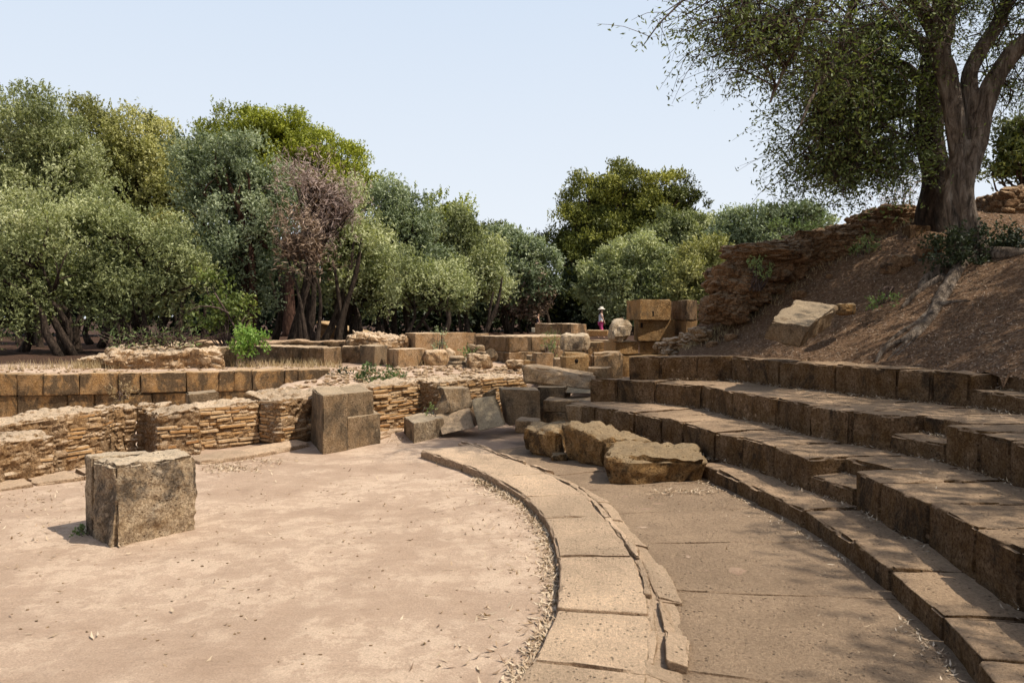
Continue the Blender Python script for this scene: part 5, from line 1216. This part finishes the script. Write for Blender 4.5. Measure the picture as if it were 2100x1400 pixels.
# small stones and crumbs on the stage lip and pit
rg = np.random.default_rng(8); oc = []
bm = bmesh.new(); bmesh.ops.create_icosphere(bm, subdivisions=1, radius=1); sv = np.array([v.co[:] for v in bm.verts]); sf = np.array([[v.index for v in f.verts] for f in bm.faces]); bm.free()
Vs, Fs, nV = [], [], 0
def crumbs(n, fx, size):
    global nV
    for _ in range(n):
        x, y = fx(); z = gz(x, y); s = size * rg.uniform(.4, 1.3)
        v = sv * (1 + rg.normal(size=(len(sv), 1)) * .22) * np.array([s, s * rg.uniform(.6, 1), s * .6]) + [x, y, z + s * .2]; Vs.append(v); Fs.append(sf + nV); nV += len(v)
def lip():
    x = rg.uniform(-3.3, .6); yw = np.interp(x, WX, WY); return x, rg.uniform(yw + .5, yS(x) + .3)
crumbs(900, lip, .05); crumbs(500, lambda: (lambda q: (q[0], q[1]))(Q(rg.uniform(0, 1100), rg.uniform(13.9, 15.6), 0)), .03)
crumbs(260, lambda: (lambda q: (q[0], q[1]))(Q(rg.uniform(860, 1060), rg.uniform(12.2, 13.4), 0)), .11); crumbs(520, lambda: (rg.uniform(-4.5, 0.2), rg.uniform(2.6, 8.5)), .008); crumbs(260, lambda: (lambda q: (q[0], q[1]))(pol(rg.uniform(7.2, 8.1), rg.uniform(-.8, .5))), .010)
tag(put('rubble_crumbs', np.concatenate(Vs), np.concatenate(Fs), M['stone'], None), 'crumbled stones and grit strewn over the broken stage edge', 'rubble', kind='stuff')

# ------------------------------------------------------------------ people
def skin_mesh(name, verts, edges, radii, mat, parent, sub=2):
    me = bpy.data.meshes.new(name); me.from_pydata([tuple(v) for v in verts], edges, [])
    o = bpy.data.objects.new(name, me); COL.objects.link(o); o.parent = parent
    m = o.modifiers.new('skin', 'SKIN'); 
    for i, r in enumerate(radii):
        sv_ = me.skin_vertices[0].data[i]; sv_.radius = (r, r) if np.isscalar(r) else r; sv_.use_root = (i == 0)
    s = o.modifiers.new('sub', 'SUBSURF'); s.levels = sub; s.render_levels = sub; me.materials.append(mat)
    for p in me.polygons: p.use_smooth = True
    m.use_smooth_shade = True
    return o
def plain(name, col, rough=.8):
    s = NT(name); n = s.noise(s.pos(), 30, 4, .6); s.bsdf(s.mix(s.math('MULTIPLY', n, .35), col, tuple(c * .6 for c in col)), rough); return s.m
SK = plain('skin', (.5, .3, .2), .6)
def person(px, d, z, H, label, shirt, legs, hair, facing=0.0, hat=None, bag=None, walk=.16, longhair=False):
    b = Q(px, d, z); root = empty('person', b); root.rotation_euler = (0, 0, facing); tag(root, label, 'person'); k = H / 1.7
    # local +x is the walking direction
    S = lambda *a: Vector(a) * k
    v = [S(0, 0, .92), S(0, 0, 1.08), S(.01, 0, 1.25), S(.01, 0, 1.39), S(.03, 0, 1.47), S(.05, 0, 1.57), S(.045, 0, 1.66),
         S(0, .17, 1.37), S(-.06, .21, 1.12), S(.04, .22, .90), S(.07, .22, .81), S(0, -.17, 1.37), S(.07, -.21, 1.12), S(.17, -.2, .92), S(.2, -.2, .83),
         S(0, .09, .86), S(.10, .09, .48), S(walk + .02, .09, .08), S(walk + .13, .09, .03), S(0, -.09, .86), S(.02, -.09, .48), S(-walk - .05, -.09, .12), S(-walk + .05, -.09, .03)]
    e = [(0, 1), (1, 2), (2, 3), (3, 4), (4, 5), (5, 6), (3, 7), (7, 8), (8, 9), (9, 10), (3, 11), (11, 12), (12, 13), (13, 14), (0, 15), (15, 16), (16, 17), (17, 18), (0, 19), (19, 20), (20, 21), (21, 22)]
    r = [.12, .10, .12, .10, .05, .085, .08, .05, .04, .032, .028, .05, .04, .032, .028, .085, .055, .04, .03, .085, .055, .04, .03]
    skin_mesh('body', v, e, [q * k for q in r], SK, root)
    skin_mesh('shirt', [v[1], v[2], v[3], v[7], v[7] * .55 + v[8] * .45, v[11], v[11] * .55 + v[12] * .45, v[0]], [(0, 1), (1, 2), (2, 3), (3, 4), (2, 5), (5, 6), (0, 7)], [q * k for q in (.125, .14, .118, .07, .06, .07, .06, .13)], shirt, root)
    skin_mesh('trousers', [v[0], v[15], v[16], v[17] + Vector((0, 0, .03)), v[19], v[20], v[21] + Vector((0, 0, .03))], [(0, 1), (1, 2), (2, 3), (0, 4), (4, 5), (5, 6)], [q * k for q in (.135, .11, .085, .075, .11, .085, .075)], legs, root)
    hv = [S(.03, 0, 1.66), S(0, 0, 1.6)] + ([S(-.07, 0, 1.45), S(-.13, 0, 1.32)] if longhair else [])
    skin_mesh('hair', hv, [(i, i + 1) for i in range(len(hv) - 1)], [q * k for q in (.092, .088, .05, .025)[:len(hv)]], hair, root)
    if hat:
        n = 20; V, F = [], []
        prof = [(.21, 1.665), (.19, 1.69), (.115, 1.71), (.105, 1.78), (.06, 1.81), (.0, 1.815)]
        for (rr, z_) in prof:
            for j in range(n):
                a = 2 * math.pi * j / n; V.append(S(.045 + rr * math.cos(a), rr * math.sin(a), z_ + (.012 * math.sin(3 * a) if rr > .15 else 0)))
        for q in range(len(prof) - 1):
            for j in range(n): F.append((q * n + j, q * n + (j + 1) % n, (q + 1) * n + (j + 1) % n, (q + 1) * n + j))
        o = link('sun_hat', mesh_np('sun_hat', np.array([list(a) for a in V]), F, hat), root)
    return root
pink = plain('cloth_pink', (.62, .08, .22)); white = plain('cloth_white', (.72, .74, .8)); dark = plain('cloth_dark', (.05, .04, .06)); hairm = plain('hair_dark', (.03, .02, .015)); straw = plain('hat_cloth', (.75, .68, .56)); khaki = plain('cloth_khaki', (.35, .3, .22)); greyc = plain('cloth_grey', (.4, .42, .48))
person(1232, 40, ZY(694, 40), 1.53, 'girl walking right in bright pink trousers, white top and a pale sun hat', white, pink, hairm, 0.15, straw, longhair=True)
person(1103, 44, ZY(689, 44), 1.27, 'person in a dark top with a light bag, behind the top dark block', dark, khaki, hairm, 0.1)
bp_ = D(1094, 676, 43.6); V, F = hexa(box8((bp_[0] - .12, bp_[1]), (bp_[0] + .1, bp_[1]), .1, bp_[2] - .16, bp_[2] + .12), res=.05, rnd=.03, amp=.005, chip=0)
tag(put('shoulder_bag', V, F, khaki), 'light shoulder bag hanging at the side of the person in the dark top', 'bag')
person(1277, 42, ZY(700, 42), 1.32, 'person in a grey top mostly hidden behind the stacked blocks', greyc, dark, hairm, 3.0)

# ------------------------------------------------------------------ light
SUN_AZ = (.96, -.28)  # horizontal direction toward the sun
EL = math.radians(57)
W = bpy.data.worlds.new('World'); SC.world = W; W.use_nodes = True; nt = W.node_tree
bg = nt.nodes['Background']; sky = nt.nodes.new('ShaderNodeTexSky'); sky.sky_type = 'NISHITA'; sky.sun_disc = False
sky.sun_elevation = EL; sky.sun_rotation = math.atan2(SUN_AZ[0], SUN_AZ[1]); sky.air_density = 1.0; sky.dust_density = 4.0; sky.ozone_density = 1.5; sky.altitude = 50
tc = nt.nodes.new('ShaderNodeTexCoord'); sx = nt.nodes.new('ShaderNodeSeparateXYZ'); nt.links.new(tc.outputs['Generated'], sx.inputs[0])
rp = nt.nodes.new('ShaderNodeValToRGB'); e = rp.color_ramp.elements; e[0].position = 0.0; e[0].color = (1, 1, 1, 1); e[1].position = 1.0; e[1].color = (.03, .03, .03, 1); m_ = e.new(.40); m_.color = (.97, .97, .97, 1); m_ = e.new(.60); m_.color = (.12, .12, .12, 1)
nt.links.new(sx.outputs[2], rp.inputs[0])
hz = nt.nodes.new('ShaderNodeValToRGB'); e = hz.color_ramp.elements; e[0].position = 0.0; e[0].color = (.89, .935, .985, 1); e[1].position = .42; e[1].color = (.67, .78, .935, 1)
nt.links.new(sx.outputs[2], hz.inputs[0])
sc_ = nt.nodes.new('ShaderNodeVectorMath'); sc_.operation = 'SCALE'; sc_.inputs[3].default_value = 1 / .11; nt.links.new(hz.outputs[0], sc_.inputs[0])
mx = nt.nodes.new('ShaderNodeMix'); mx.data_type = 'RGBA'; nt.links.new(rp.outputs[0], mx.inputs[0]); nt.links.new(sky.outputs[0], mx.inputs[6]); nt.links.new(sc_.outputs[0], mx.inputs[7])
nt.links.new(mx.outputs[2], bg.inputs[0]); bg.inputs[1].default_value = .11
sl = bpy.data.lights.new('sun', 'SUN'); sl.energy = 5.0; sl.angle = math.radians(.53); sl.color = (1, .915, .79)
so = bpy.data.objects.new('sun', sl); COL.objects.link(so)
h = math.hypot(*SUN_AZ); dv = Vector((SUN_AZ[0] / h * math.cos(EL), SUN_AZ[1] / h * math.cos(EL), math.sin(EL)))
so.rotation_euler = dv.to_track_quat('Z', 'Y').to_euler(); so.location = dv * 50
SC.view_settings.view_transform = 'Standard'; SC.view_settings.look = 'None'; SC.view_settings.exposure = 0
SC.cycles.max_bounces = 6; SC.cycles.transparent_max_bounces = 6
